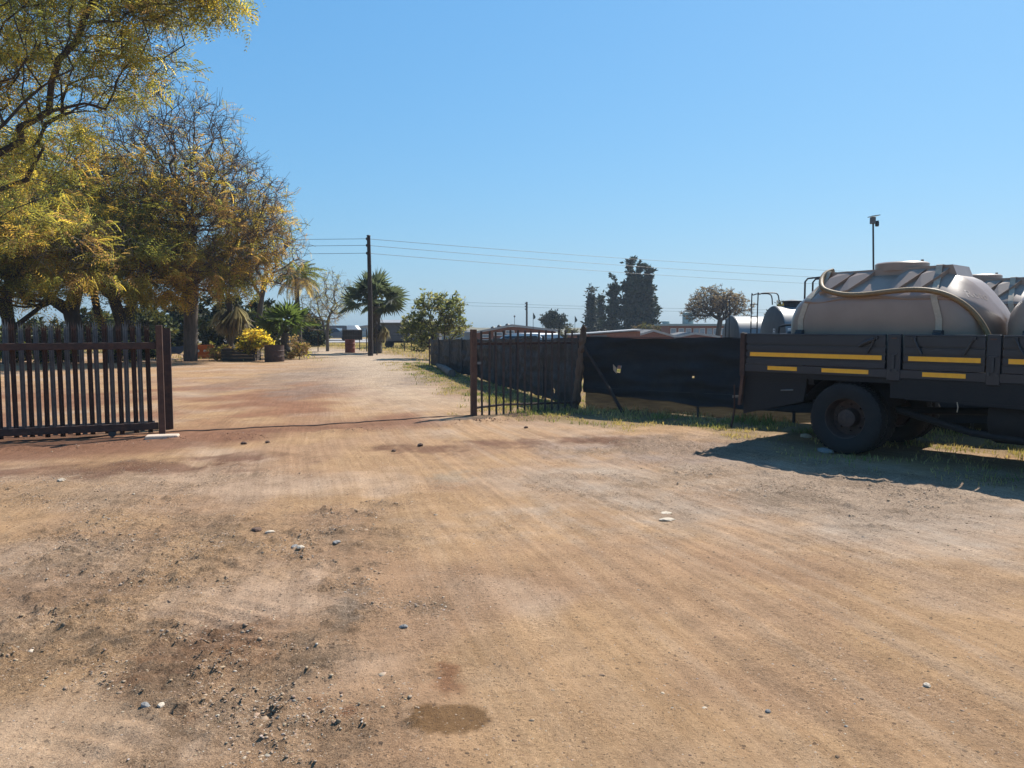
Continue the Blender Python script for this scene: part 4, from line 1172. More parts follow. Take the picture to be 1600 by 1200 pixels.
ff = thing('net_fence', 'black shade-net fence running away to the loose bush beyond the palisade panel', 'fence', CORNER)
fv_ = FAR_END - CORNER
net_sheet('netting', Vector((-0.05, 0.1, 0)), fv_, lambda t: 1.46 - 0.36 * t + 0.02 * math.sin(t * 40), lambda t: -0.02 + 0.07 * math.sin(t * 9) ** 2, M['net'], ff, [(4.9, 1.0, 0.03, 0.14), (1.6, 0.25, 0.12, 0.05)], 6, 24, 12, 0.10)
for i in range(9):
    t = i / 8; p = fv_ * t
    MB().tube([(p.x - 0.06, p.y + 0.06, -0.05 - 0.05 * t), (p.x - 0.06, p.y + 0.06, 1.52 - 0.36 * t)], 0.03, 7).build('post', M['rust'] if i == 8 else M['darksteel'], ff, True)
MB().tube([(0, 0.05, 1.46), (fv_.x, fv_.y, 1.10)], 0.007, 5).build('wire', M['wire'], ff)

# pale log lying beside it
a, b_ = at(684, 574), at(706, 589)
lg = MB().tube([(a.x, a.y, 0.09), ((a.x + b_.x) / 2, (a.y + b_.y) / 2, 0.12), (b_.x, b_.y, 0.11)], [0.08, 0.13, 0.14], 12).build('fallen_log', M['palebark'], None, True)
tag(lg, 'pale log lying in the grass along the far netted fence', 'log')

# ------------------------------------------------------------------ the truck
truck = thing('flatbed_truck', 'black dropside truck with yellow reflective strips parked at the right', 'truck', TR0, TR_ANG)
BL, BW = 5.75, 2.2
T = truck
MB().box(0.02, BL, 0.03, BW - 0.03, 0.98, 1.05).build('deck', M['under'], T)
TOP = 1.60
def side_panel(x0, x1, y, sgn):
    mb = MB()
    # folded sheet: flat fields with recessed grooves
    y0 = y
    levels = [(1.165, 1.24, 0), (1.24, 1.268, 1), (1.268, 1.335, 0), (1.335, 1.362, 1), (1.362, 1.43, 0), (1.43, 1.460, 1), (1.460, 1.575, 0)]
    for za, zb, rec in levels:
        d = 0.029 * rec
        ya, yb = (y0 + d, y0 + 0.035) if sgn < 0 else (y0 - 0.035, y0 - d)
        mb.box(x0, x1, ya, yb, za, zb)
    ya, yb = (y0 - 0.006, y0 + 0.04) if sgn < 0 else (y0 - 0.04, y0 + 0.006)
    mb.box(x0, x1, ya, yb, 1.575, TOP, 0.004)
    return mb
panels = [(0.10, 2.05), (2.27, 3.17), (3.35, 5.66)]
for (x0, x1) in panels:
    o = side_panel(x0, x1, 0.0, -1).build('side_panel', M['truck'], T)
    ln = 0.058
    MB().box(x0 + 0.06, x1 - 0.04, -0.004, -0.0005, 1.273, 1.273 + ln).build('reflective_strip', M['yellow'], o)
    MB().box(x0 + 0.01, x1 - 0.01, -0.008, -0.001, 1.17, 1.185).build('edge_bead', M['truck'], o)
    # over-centre fasteners
    for xx, dr in ((x0 + 0.12, 1), (x1 - 0.12, -1)):
        if x0 < 1 and dr == 1: continue
        l_ = MB(); l_.tube([(xx, -0.018, 1.565), (xx + 0.05 * dr, -0.022, 1.45), (xx + 0.10 * dr, -0.02, 1.36)], [0.018, 0.014, 0.012], 6)
        l_.box(xx - 0.03, xx + 0.03, -0.03, -0.007, 1.54, 1.575)
        l_.build('latch', M['darksteel'], o, True)
    p2 = side_panel(x0, x1, BW, 1).build('side_panel', M['truck'], T)
MB().tube([(1.72, -0.022, 1.44), (1.80, -0.03, 1.49), (1.92, -0.024, 1.54)], [0.016, 0.024, 0.03], 7).build('drop_handle', M['darksteel'], T, True)
for x0, x1 in ((2.08, 2.24), (3.19, 3.33), (5.68, 5.78)):
    for y, sg in ((0.0, -1), (BW, 1)):
        p = MB().box(x0, x1, min(y, y - sg * 0.06) - (0.012 if sg < 0 else -0.012) * 1, max(y, y - sg * 0.06), 1.02, TOP + 0.004, 0.005).build('pillar', M['truck'], T)
        if sg < 0:
            xm = (x0 + x1) / 2
            MB().box(xm - 0.016, xm + 0.016, -0.036, -0.012, 1.17, 1.34, 0.003).build('pillar_bolt', M['darksteel'], p)
            MB().box(xm - 0.05, xm + 0.05, -0.026, -0.012, 1.34, 1.365, 0.003).build('hinge_plate', M['darksteel'], p)
            for dx in (-0.042, 0.042):
                MB().lathe([(0.018, 0), (0.018, 0.014), (0.008, 0.018)], 10, 'y', (xm + dx, -0.03, 1.145)).build('hinge_bolt', M['darksteel'], p, True)
            MB().box(xm - 0.035, xm + 0.03, -0.017, -0.0125, 1.545, 1.56).build('rust_patch', M['rustpost'], p)
# rear corner posts and tailgate
MB().box(0.0, 0.075, -0.014, 0.07, 0.98, TOP + 0.004, 0.006).build('rear_post', M['rust'], T)
MB().box(0.0, 0.075, BW - 0.07, BW + 0.014, 0.98, TOP + 0.004, 0.006).build('rear_post', M['rust'], T)
MB().box(-0.035, -0.002, 0.075, BW - 0.075, 1.05, 1.59, 0.006).build('tailgate', M['truck'], T)
MB().box(-0.045, -0.036, 0.2, BW - 0.2, 1.28, 1.34).build('reflective_strip', M['yellow'], T)
MB().box(0.02, 0.055, -0.005, 0.03, TOP + 0.0045, TOP + 0.016).build('post_cap', M['conc'], T)
MB().prism([(0.02, 0.98), (0.07, 0.98), (0.02, 0.55), (-0.02, 0.55)], -0.01, 0.05).build('rear_stay', M['rustpost'], T)
# lower side rail with the second row of strips
for y0, y1, sg in ((0.0, 0.05, -1), (BW - 0.05, BW, 1)):
    o = MB().box(0.08, 5.66, y0, y1, 1.052, 1.160, 0.004).build('side_rail', M['truck'], T)
    if sg < 0:
        for s0, s1 in ((0.44, 0.88), (1.23, 1.85), (2.50, 2.98), (3.62, 4.15), (4.6, 5.1)):
            MB().box(s0, s1, -0.005, -0.001, 1.085, 1.140).build('reflective_strip', M['yellow'], o)
MB().box(2.12, 5.7, 0.012, 0.06, 0.80, 1.05).prism([(2.12, 0.798), (5.7, 0.70), (5.7, 0.798)], 0.014, 0.06).build('side_skirt', M['under'], T)
MB().prism([(0.03, 0.42), (0.95, 0.66), (1.0, 1.05), (0.03, 1.05)], 0.07, 0.11).build('rear_valance', M['under'], T)
MB().prism([(0.03, 0.42), (0.95, 0.66), (1.0, 1.05), (0.03, 1.05)], BW - 0.11, BW - 0.07).build('rear_valance', M['under'], T)
MB().tube([(0.62, 0.06, 0.80), (0.80, 0.06, 0.815)], 0.012, 6).build('gap_light_bar', M['galv'], T)  # pale bar added in place of the light strip seen through a small hole
MB().box(0.0, 0.10, 0.12, BW - 0.12, 0.45, 0.58, 0.01).build('bumper', M['under'], T)
for y in (0.3, BW - 0.42):
    MB().box(-0.012, 0.03, y - 0.1, y + 0.14, 0.80, 0.92, 0.004).build('tail_lamp', M['lens'], T)
# chassis
for y in (0.68, BW - 0.76):
    MB().box(0.1, 7.6, y, y + 0.08, 0.72, 0.97).build('chassis_rail', M['under'], T)
for x in (0.4, 1.0, 2.2, 3.2, 4.2, 5.2):
    MB().box(x, x + 0.08, 0.1, BW - 0.1, 0.90, 0.978).build('cross_member', M['under'], T)
WR = 0.478
def wheel_mesh():
    mb = MB(); prof = [(0.27, -0.115), (0.30, -0.125), (0.38, -0.135), (0.44, -0.128), (0.465, -0.105), (WR, -0.07), (WR, 0.07), (0.465, 0.105), (0.44, 0.128), (0.38, 0.135), (0.30, 0.125), (0.27, 0.115)]
    mb.lathe(prof, 56, 'y', caps=False)
    return mb
tyre = wheel_mesh().mesh('tyre', M['tyre'], True)
lug = MB()
for k in range(40):
    a = 2 * math.pi * k / 40
    for sg in (-1, 1):
        a2 = a + (0.08 if sg > 0 else 0)
        ca, sa = math.cos(a2), math.sin(a2); cb, sb = math.cos(a2 + 0.085), math.sin(a2 + 0.085)
        r0, r1 = WR - 0.012, WR + 0.010
        y0, y1 = 0.02 * sg, 0.106 * sg
        lug.add([(r0 * ca, y0, r0 * sa), (r1 * ca, y0, r1 * sa), (r1 * cb, y0, r1 * sb), (r0 * cb, y0, r0 * sb), ((r0 - 0.03) * ca, y1 * 1.08, (r0 - 0.03) * sa), ((r1 - 0.012) * ca, y1, (r1 - 0.012) * sa), ((r1 - 0.012) * cb, y1, (r1 - 0.012) * sb), ((r0 - 0.03) * cb, y1 * 1.08, (r0 - 0.03) * sb)],
                [(0, 1, 2, 3), (4, 7, 6, 5), (0, 4, 5, 1), (3, 2, 6, 7), (1, 5, 6, 2)])
tread = lug.mesh('tread', M['tyre'])
rim = MB().lathe([(0.275, -0.11), (0.262, -0.10), (0.255, -0.02), (0.235, 0.075), (0.13, 0.085), (0.12, 0.02), (0.115, -0.06), (0.07, -0.075), (0.03, -0.08), (0.0001, -0.081)], 40, 'y', (0, 0, 0), False).mesh('rim', M['rim'], True)
nutm = MB().lathe([(0.017, -0.05), (0.017, 0.0)], 6, 'y').mesh('wheel_nut', M['rim'])
def wheel(x, y, flip=False):
    w = link_mesh('wheel', tyre, T, (x, y, WR), (0, 0, math.pi if flip else 0))
    link_mesh('tread', tread, w); link_mesh('rim', rim, w)
    for k in range(8):
        a = 2 * math.pi * k / 8
        link_mesh('wheel_nut', nutm, w, (0.178 * math.cos(a), 0.082, 0.178 * math.sin(a)))
wheel(1.54, 0.16); wheel(1.54, 0.46); wheel(1.54, BW - 0.16, True); wheel(1.54, BW - 0.46, True)
wheel(6.35, 0.18); wheel(6.35, BW - 0.18, True)
MB().tube([(1.54, 0.3, WR), (1.54, BW - 0.3, WR)], 0.085, 12).lathe([(0.1, -0.2), (0.24, -0.12), (0.24, 0.12), (0.1, 0.2)], 20, 'y', (1.54, BW / 2, WR)).build('rear_axle', M['under'], T, True)
MB().tube([(6.35, 0.3, WR), (6.35, BW - 0.3, WR)], 0.06, 10).build('front_axle', M['under'], T, True)
MB().tube([(1.7, BW / 2, WR + 0.05), (4.6, BW / 2, 0.72)], 0.05, 10).build('drive_shaft', M['under'], T, True)
MB().tube([(2.1, 0.35, 0.62), (3.0, 0.25, 0.42), (3.8, 0.22, 0.36)], 0.045, 8).build('exhaust_pipe', M['under'], T, True)
MB().tube([(2.9, 0.0, 0.80), (2.915, -0.01, 0.74), (2.905, -0.005, 0.68)], 0.006, 5).build('hanging_strap', M['strap'], T)
for y in (0.66, BW - 0.72):
    for k in range(5):
        l = 0.62 - 0.09 * k
        MB().tube([(1.54 - l, y + 0.04, 0.70 - 0.018 * k + 0.07), (1.54, y + 0.04, 0.61 - 0.018 * k), (1.54 + l, y + 0.04, 0.70 - 0.018 * k + 0.07)], 0.014, 5).build('leaf_spring', M['under'], T)
MB().lathe([(0.30, -0.42), (0.32, -0.38), (0.32, 0.38), (0.30, 0.42)], 24, 'x', (3.6, 0.46, 0.62)).build('fuel_tank', M['under'], T, True)
mg = MB()
P = [(1.54 + 0.60 * math.cos(a), 0.50 + 0.58 * math.sin(a) - 0.02) for a in np.linspace(0.35, math.pi - 0.35, 13)]
for i in range(12):
    (xa, za), (xb, zb) = P[i], P[i + 1]
    za, zb = min(za, 1.045), min(zb, 1.045)
    mg.add([(xa, 0.05, za), (xb, 0.05, zb), (xb, 0.62, zb), (xa, 0.62, za)], [(0, 1, 2, 3)])
mg.build('mudguard', M['under'], T)
# headboard and cab (beyond the frame)
MB().box(5.78, 5.84, 0.0, BW, 1.0, 2.05, 0.01).build('headboard', M['truck'], T)
MB().prism([(5.95, 0.75), (7.75, 0.75), (7.80, 1.55), (7.45, 2.55), (7.2, 2.65), (6.05, 2.65), (5.95, 2.5)], 0.03, BW - 0.03).build('cab', M['white'], T)
cb = MB().prism([(6.25, 1.60), (7.60, 1.60), (7.34, 2.40), (6.25, 2.40)], 0.018, 0.029); cb.build('window', M['darkglass'], T)
MB().prism([(6.25, 1.60), (7.60, 1.60), (7.34, 2.40), (6.25, 2.40)], BW - 0.029, BW - 0.018).build('window', M['darkglass'], T)
MB().add([(7.80, 0.15, 1.60), (7.80, BW - 0.15, 1.60), (7.50, BW - 0.15, 2.46), (7.50, 0.15, 2.46)], [(0, 1, 2, 3)]).build('windscreen', M['darkglass'], T)
MB().box(7.74, 7.92, 0.02, BW - 0.02, 0.50, 0.80, 0.03).build('front_bumper', M['under'], T)

# ------------------------------------------------------------------ poly tanks on the bed
def tank_section():
    return [(0.0, 0.0), (0.34, 0.0), (0.58, 0.09), (0.715, 0.28), (0.755, 0.52), (0.765, 0.74), (0.765, 0.95), (0.755, 1.01), (0.72, 1.05), (0.58, 1.155), (0.44, 1.26), (0.345, 1.33), (0.32, 1.335), (0.0, 1.335)]
def tank_ring(f, xs, inflate=1.0, lean=True):
    sec = tank_section(); pts = [(y, z) for y, z in sec] + [(-y, z) for y, z in sec[-2:0:-1]]
    V = []
    for y, z in pts:
        cy, cz = y * f * inflate, 0.62 + (z - 0.62) * (f * 0.92 + 0.08) * inflate
        V.append((cy, cz))
    return V
TL = 1.36
def tank_pts(u, inflate=1.0):
    """closed ring of (x,y,z) at u in -1..1"""
    f = (1 - min(1.0, abs(u)) ** 9.0) ** 0.5
    out = []
    for y, z in tank_ring(f, u, inflate):
        hl = TL - 0.30 * max(0.0, (z - 0.75)) / 0.65 - 0.05 * max(0.0, 0.35 - z)
        out.append((u * hl, y, max(0.0, z)))
    return out
def make_tank(label, s, w, seed, details=True, group='brown-grey poly tanks'):
    loc = tp(s, w, 1.053)
    t = thing('poly_tank', label, 'water tank', loc, TR_ANG, group)
    mb = MB(); us = [-0.999, -0.99, -0.97, -0.94, -0.9, -0.85, -0.78, -0.7, -0.6, -0.45, -0.3, -0.15, 0, 0.15, 0.3, 0.45, 0.6, 0.7, 0.78, 0.85, 0.9, 0.94, 0.97, 0.99, 0.999]
    rings = [tank_pts(u) for u in us]; n = len(rings[0])
    V = [p for r_ in rings for p in r_]; F = []
    for i in range(len(us) - 1):
        for k in range(n):
            F.append((i * n + k, i * n + (k + 1) % n, (i + 1) * n + (k + 1) % n, (i + 1) * n + k))
    F.append(tuple(range(n - 1, -1, -1))); F.append(tuple(range((len(us) - 1) * n, len(us) * n)))
    mb.add(V, F)
    body = mb.build('shell', M['tank'], t, True)
    # raised spine and manhole
    MB().prism([(-0.84, 1.29), (0.86, 1.29), (0.80, 1.44), (-0.80, 1.415)], -0.31, 0.31).build('spine', M['tank'], t)
    MB().lathe([(0.34, 1.40), (0.34, 1.50), (0.32, 1.518), (0.29, 1.522), (0.0001, 1.53)], 28, 'z', (0.06, 0, 0), False).build('manhole_lid', M['tank'], t, True)
    MB().tube([(0.32, 0.0, 1.51), (0.32, 0.0, 1.55)], 0.02, 8).build('lid_knob', M['tank'], t)
    # buttress ribs on both shoulders
    for sg in (-1, 1):
        for xc, dr in ((-0.72, 1), (-0.44, 1), (0.22, 1), (0.50, 1)):
            x0, x1 = xc - 0.05, xc + 0.16
            top = [(x0 + 0.11 * dr, 0.30, 1.41), (x1 + 0.11 * dr, 0.30, 1.41), (x1 + 0.06 * dr, 0.44, 1.325), (x1 - 0.12, 0.64, 1.145), (x0 - 0.02, 0.66, 1.125), (x0 + 0.02, 0.44, 1.325)]
            lo = [(x, y - 0.06, z - 0.13) for x, y, z in top]
            V = [(x, sg * y, z) for x, y, z in top + lo]; n6 = 6
            F = [tuple(range(n6)), tuple(range(2 * n6 - 1, n6 - 1, -1))] + [(k, n6 + k, n6 + (k + 1) % n6, (k + 1) % n6) for k in range(n6)]
            MB().add(V, F).build('rib', M['tank'], t)
    # shallow moulded swage along the waist
    for sg in (-1, 1):
        P = [(x, sg * (0.752 - 0.01 * abs(x)), 1.0 + 0.035 * math.exp(-((x + 0.1) / 0.42) ** 4) - 0.02 * math.exp(-((x + 0.75) / 0.15) ** 2)) for x in np.linspace(-0.95, 0.95, 30)]
        MB().tube(P, 0.022, 6).build('swage', M['tank'], t, True)
        # moulded step at the lower end panel
    MB().tube([(TL - 0.075, y, 0.30) for y in np.linspace(-0.5, 0.5, 9)], 0.018, 6).build('end_step', M['tank'], t, True)
    if details:
        gr_ = MB()
        for y in (-0.34, -0.10): gr_.tube([(-1.16, y, 0.98), (-1.16, y, 1.30), (-1.12, y, 1.345), (-0.86, y, 1.36)], 0.013, 6)
        gr_.build('grab_rail', M['darksteel'], t, True)
        # faded maker's lettering on the sloping end
        wrap_text('lettering', 'Roto', 0.175, M['faint'], t, body, Vector((1.10, -0.40, 1.03)), Vector((0.72, -0.56, 0.42)))
    return t
T1S, TW = 1.73, 1.12
make_tank('brown-grey moulded poly tank strapped on the truck bed, the whole one in view', T1S, TW, 1)
make_tank('second brown-grey poly tank cut off by the right edge of the photo', T1S + 2.78, TW, 2, False)

def strap(u, label, s, w0=None):
    t = thing('tie_down_strap', label, 'strap', tp(s, TW if w0 is None else w0, 1.053), TR_ANG, 'straps over the tank')
    ring = tank_pts(u, 1.012); half = [p for p in ring if p[2] > 0.02]
    # walk from the near bottom over the top to the far bottom
    sec = tank_section(); n = len(sec)
    near = [tank_pts(u, 1.014)[(len(ring) - i) % len(ring)] for i in range(1, n)]
    farp = [tank_pts(u, 1.014)[i] for i in range(n - 2, 0, -1)]
    P = near + farp
    P = [(x, y, z + (0.10 if abs(y) < 0.36 and z > 1.28 else 0)) for x, y, z in P]
    P = [p for p in P if p[2] > 0.10]
    P = [(P[0][0], P[0][1] - 0.05, 0.02)] + P + [(P[-1][0], P[-1][1] + 0.05, 0.02)]
    V = []; F = []; w = 0.038
    for i, p in enumerate(P):
        V += [(p[0] - w, p[1], p[2]), (p[0] + w, p[1], p[2])]
        nrm = Vector((0, p[1], p[2] - 0.6)).normalized() * 0.006
        V += [(p[0] - w, p[1] + nrm.y, p[2] + nrm.z), (p[0] + w, p[1] + nrm.y, p[2] + nrm.z)]
    for i in range(len(P) - 1):
        a = i * 4; b = a + 4
        F += [(a + 2, a + 3, b + 3, b + 2), (a, b, b + 1, a + 1), (a, a + 2, b + 2, b), (a + 1, b + 1, b + 3, a + 3)]
    MB().add(V, F).build('webbing', M['strap'], t, True)
    x0, y0 = P[2][0], P[1][1]
    MB().box(x0 - 0.055, x0 + 0.055, y0 - 0.09, y0 - 0.02, 0.50, 0.60, 0.006).tube([(x0 - 0.05, y0 - 0.10, 0.55), (x0 + 0.05, y0 - 0.10, 0.55)], 0.018, 8).build('ratchet', M['darksteel'], t)
strap(-0.74, 'pale webbing strap over the rear end of the whole poly tank', T1S)
strap(0.60, 'pale webbing strap over the front end of the whole poly tank', T1S)
strap(-0.74, 'pale webbing strap on the cut-off second poly tank', T1S + 2.78)
# a like tank on a trailer behind the net, seen past the end of the whole one
TS2, TW2 = 1.62, 4.75
trl = thing('flat_trailer', 'flat trailer under the half-hidden poly tank behind the netted fence', 'trailer', tp(TS2, TW2), TR_ANG)
MB().box(-1.7, 1.9, -0.95, 0.95, 0.95, 1.05, 0.01).build('deck', M['under'], trl)
for y in (-0.5, 0.42): MB().box(-1.6, 2.6, y, y + 0.08, 0.75, 0.948).build('chassis_rail', M['under'], trl)
for x in (-0.7, 0.3):
    for y in (-0.82, 0.82):
        w_ = link_mesh('wheel', tyre, trl, (x, y, WR), (0, 0, 0 if y < 0 else math.pi)); link_mesh('rim', rim, w_)
MB().tube([(2.6, 0, 0.85), (2.6, 0, 0.0)], 0.05, 8).build('jockey_stand', M['darksteel'], trl)
make_tank('brown-grey poly tank half hidden behind the whole one at the right edge', TS2, TW2, 3, False, 'brown-grey poly tanks')
strap(0.60, 'pale webbing strap over the half-hidden poly tank behind the fence', TS2, TW2)

hs = [(-0.80, -0.22, 1.45), (-0.86, -0.34, 1.40), (-0.84, -0.50, 1.29), (-0.70, -0.69, 1.16), (-0.40, -0.765, 1.08), (-0.1, -0.80, 1.07), (0.25, -0.80, 1.10), (0.55, -0.80, 1.11), (0.80, -0.78, 1.07), (1.0, -0.72, 0.97), (1.16, -0.66, 0.82), (1.28, -0.62, 0.63), (1.36, -0.60, 0.42), (1.40, -0.58, 0.2), (1.42, -0.52, 0.04)]
# smooth the hose with Catmull-Rom
def crom(P, k=5):
    P = [Vector(p) for p in P]; out = []
    for i in range(len(P) - 1):
        p0 = P[max(0, i - 1)]; p1 = P[i]; p2 = P[i + 1]; p3 = P[min(len(P) - 1, i + 2)]
        for j in range(k):
            t = j / k
            out.append(0.5 * ((2 * p1) + (p2 - p0) * t + (2 * p0 - 5 * p1 + 4 * p2 - p3) * t * t + (3 * p1 - p0 - 3 * p2 + p3) * t ** 3))
    return out + [P[-1]]
hose = thing('hose', 'thick tan hose draped along the side of the whole poly tank', 'hose', tp(T1S, TW, 1.053), TR_ANG)
MB().tube(crom(hs), 0.034, 10).build('hose_pipe', M['hose'], hose, True)

# pump in its frame at the tail of the bed
pu = thing('pump_set', 'small pump in a dark tube frame at the tail of the truck bed', 'pump', tp(0.35, 1.3, 1.053), TR_ANG)
fr = MB()
for y in (-0.35, 0.35):
    fr.tube(crom([(-0.25, y, 0.0), (-0.27, y, 0.55), (-0.2, y, 0.66), (0.2, y, 0.66), (0.27, y, 0.55), (0.25, y, 0.0)], 4), 0.018, 7)
for x in (-0.26, 0.26): fr.tube([(x, -0.35, 0.5), (x, 0.35, 0.5)], 0.016, 7)
fr.build('frame', M['darksteel'], pu, True)
MB().box(-0.2, 0.02, -0.25, 0.25, 0.02, 0.57, 0.02).build('engine', M['darksteel'], pu)
MB().box(-0.205, 0.0, -0.20, 0.05, 0.572, 0.615, 0.008).build('fuel_tank', M['white'], pu)
MB().lathe([(0.15, -0.1), (0.19, -0.06), (0.19, 0.06), (0.15, 0.1)], 20, 'y', (0.10, 0.05, 0.45)).build('pump_housing', M['red'], pu, True)

# ------------------------------------------------------------------ steel tanks behind the fence
def steel_tank(label, px, d, ztop, rad, L, letters=None, hoop=False, ladder=False):
    c = far(px, d); g0 = hz(c.x, d)
    t = thing('steel_tank', label, 'tank', (c.x, d, g0), R(2), 'steel fuel tanks behind the netted fence')
    zc = ztop - rad - g0
    MB().lathe([(rad, 0), (rad, L), (rad * 0.6, L + 0.045), (0.0001, L + 0.06)], 44, 'x', (0, 0, zc), False).build('shell', M['silver'], t, True)
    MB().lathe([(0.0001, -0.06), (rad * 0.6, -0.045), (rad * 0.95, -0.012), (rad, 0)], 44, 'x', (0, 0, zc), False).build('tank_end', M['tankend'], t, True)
    for x in (0.03, L * 0.35, L * 0.68, L - 0.03):
        MB().lathe([(rad, -0.02), (rad + 0.012, -0.015), (rad + 0.012, 0.015), (rad, 0.02)], 44, 'x', (x, 0, zc), False).build('weld_ring', M['silver'], t, True)
    for x in (0.6, L - 0.7):
        MB().prism([(-rad * 0.8, 0), (rad * 0.8, 0), (rad * 0.85, zc - rad * 0.45), (-rad * 0.85, zc - rad * 0.45)], x, x + 0.12, 'yz').build('saddle', M['darksteel'], t)
    if letters:
        text_mesh('lettering', letters, 0.20, M['white'], t, (-0.075, -0.22, zc + rad * 0.22), (R(90), 0, R(-90)))
    if ladder:
        for y in (-0.13, -0.42):
            MB().tube([(-0.18, y, 0.1), (-0.18, y, zc + rad + 0.45)], 0.014, 6).build('ladder_rail', M['darksteel'], t)
        for k in range(7):
            z = 0.3 + k * 0.28
            MB().tube([(-0.18, -0.13, z), (-0.18, -0.42, z)], 0.010, 6).build('ladder_rung', M['darksteel'], t)
    if hoop:
        for y in (0.12, 0.52):
            MB().tube(crom([(-0.30, y, 0.2), (-0.30, y, zc + rad + 0.10), (-0.26, y, zc + rad + 0.27), (-0.05, y, zc + rad + 0.30), (0.14, y, zc + rad + 0.27), (0.18, y, zc + rad + 0.05)], 5), 0.014, 7).build('ladder_hoop', M['darksteel'], t, True)
        for k in range(8):
            z = 0.3 + k * 0.27
            MB().tube([(-0.30, 0.12, z), (-0.30, 0.52, z)], 0.010, 6).build('ladder_rung', M['darksteel'], t)
        MB().lathe([(0.17, zc + rad - 0.05), (0.17, zc + rad + 0.09), (0.21, zc + rad + 0.09), (0.21, zc + rad + 0.12), (0.02, zc + rad + 0.15)], 20, 'z', (0.42, 0, 0)).build('manhole', M['darksteel'], t, True)
        MB().tube(crom([(0.95, 0, zc + rad - 0.05), (0.95, 0, zc + rad + 0.22), (0.97, 0, zc + rad + 0.27), (1.04, 0, zc + rad + 0.27), (1.05, 0, zc + rad + 0.22)], 4), 0.026, 8).build('vent_pipe', M['darksteel'], t, True)
    return t
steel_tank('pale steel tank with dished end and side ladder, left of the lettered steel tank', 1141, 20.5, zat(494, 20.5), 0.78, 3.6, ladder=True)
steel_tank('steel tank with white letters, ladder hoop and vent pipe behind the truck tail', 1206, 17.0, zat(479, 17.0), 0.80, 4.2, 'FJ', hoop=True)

# lamp pole
lp_ = thing('lamp_pole', 'thin leaning pole with a small solar floodlight above the poly tank', 'lamp pole', (8.70, 18.6, 0))
H = zat(342, 18.6)
MB().tube([(0.06, 0, -0.1), (0.02, 0, H * 0.5), (-0.07, 0, H - 0.02)], 0.022, 8).build('pole', M['darksteel'], lp_, True)
MB().box(-0.13, -0.02, -0.05, 0.05, H - 0.16, H, 0.01).build('lamp_head', M['greymetal'], lp_)
MB().prism([(-0.15, H + 0.002), (0.05, H + 0.03), (0.05, H + 0.045), (-0.15, H + 0.018)], -0.12, 0.12).build('solar_panel', M['darkglass'], lp_)
MB().lathe([(0.035, 0), (0.045, 0.03), (0.045, 0.10), (0.03, 0.12)], 12, 'z', (0.03, 0, H - 0.22)).tube([(-0.03, 0, H - 0.10), (0.07, 0, H - 0.09)], 0.012, 6).build('sensor', M['darksteel'], lp_, True)

# ------------------------------------------------------------------ things around the drive's far end
def drum(label, loc, r_, h, m):
    t = thing('steel_drum', label, 'drum', loc)
    prof = [(r_ * 0.98, 0), (r_, 0.02), (r_, h * 0.31), (r_ * 1.04, h * 0.335), (r_, h * 0.36), (r_, h * 0.64), (r_ * 1.04, h * 0.665), (r_, h * 0.69), (r_, h - 0.02), (r_ * 1.02, h - 0.01), (r_ * 1.02, h), (r_ * 0.95, h), (r_ * 0.95, h - 0.03)]
    MB().lathe(prof, 28, 'z').build('shell', m, t, True)
    return t
drum('wide dark rusty drum used as a planter beside the yellow shrub', at(429, 565), 0.46, 0.80, M['rust'])
drum('faded red drum at the far end of the drive under the black sign board', at(547, 551), 0.32, 0.86, M['redrust'] if 'redrust' in M else M['red'])
pl = thing('timber_planter', 'low dark planter of stacked timbers in front of the yellow shrub', 'planter', at(374, 564), 0.05)
for k in range(4):
    MB().box(-0.85 + 0.02 * (k % 2), 0.80 - 0.03 * (k % 2), -0.09, 0.09, 0.0 + 0.155 * k, 0.145 + 0.155 * k, 0.012).build('timber', M['wood'], pl)
for k in range(4):
    for x in (-0.80, 0.70):
        MB().box(x, x + 0.13, 0.095, 0.9, 0.0 + 0.155 * k, 0.14 + 0.155 * k, 0.012).build('timber', M['wood'], pl)
ob = thing('plastic_barrier', 'orange plastic road barrier behind the trunk of the half-bare tree', 'barrier', at(313, 561) + Vector((0, 1.0, 0)), 0.0)
MB().prism([(-0.26, 0.0), (0.26, 0.0), (0.24, 0.12), (0.12, 0.25), (0.09, 0.72), (-0.09, 0.72), (-0.12, 0.25), (-0.24, 0.12)], -0.75, 0.30, 'yz').build('shell', M['orange'], ob)
for x in (-0.45, -0.1): MB().lathe([(0.07, 0), (0.07, 0.02)], 14, 'y', (x, -0.155, 0.40)).build('filler_disc', M['white'], ob, True)
bs_ = thing('wheelbarrow', 'blue wheelbarrow standing in the shade right of the gatepost', 'wheelbarrow', at(277, 562), 0.4)
MB().add([(-0.55, -0.32, 0.62), (0.45, -0.32, 0.70), (0.45, 0.32, 0.70), (-0.55, 0.32, 0.62), (-0.3, -0.2, 0.3), (0.2, -0.2, 0.32), (0.2, 0.2, 0.32), (-0.3, 0.2, 0.3)],
         [(4, 5, 6, 7), (0, 4, 7, 3), (1, 2, 6, 5), (0, 1, 5, 4), (3, 7, 6, 2), ]).build('tray', M['blue'], bs_)
MB().lathe([(0.12, -0.03), (0.18, -0.03), (0.18, 0.03), (0.12, 0.03)], 20, 'y', (0.45, 0, 0.18)).build('wheel', M['tyre'], bs_, True)
for y in (-0.22, 0.22):
    MB().tube([(0.45, y * 0.3, 0.18), (0.1, y, 0.29), (-0.95, y * 1.3, 0.60)], 0.018, 7).tube([(-0.25, y, 0.29), (-0.35, y, 0.0)], 0.015, 6).build('handle', M['galv'], bs_)

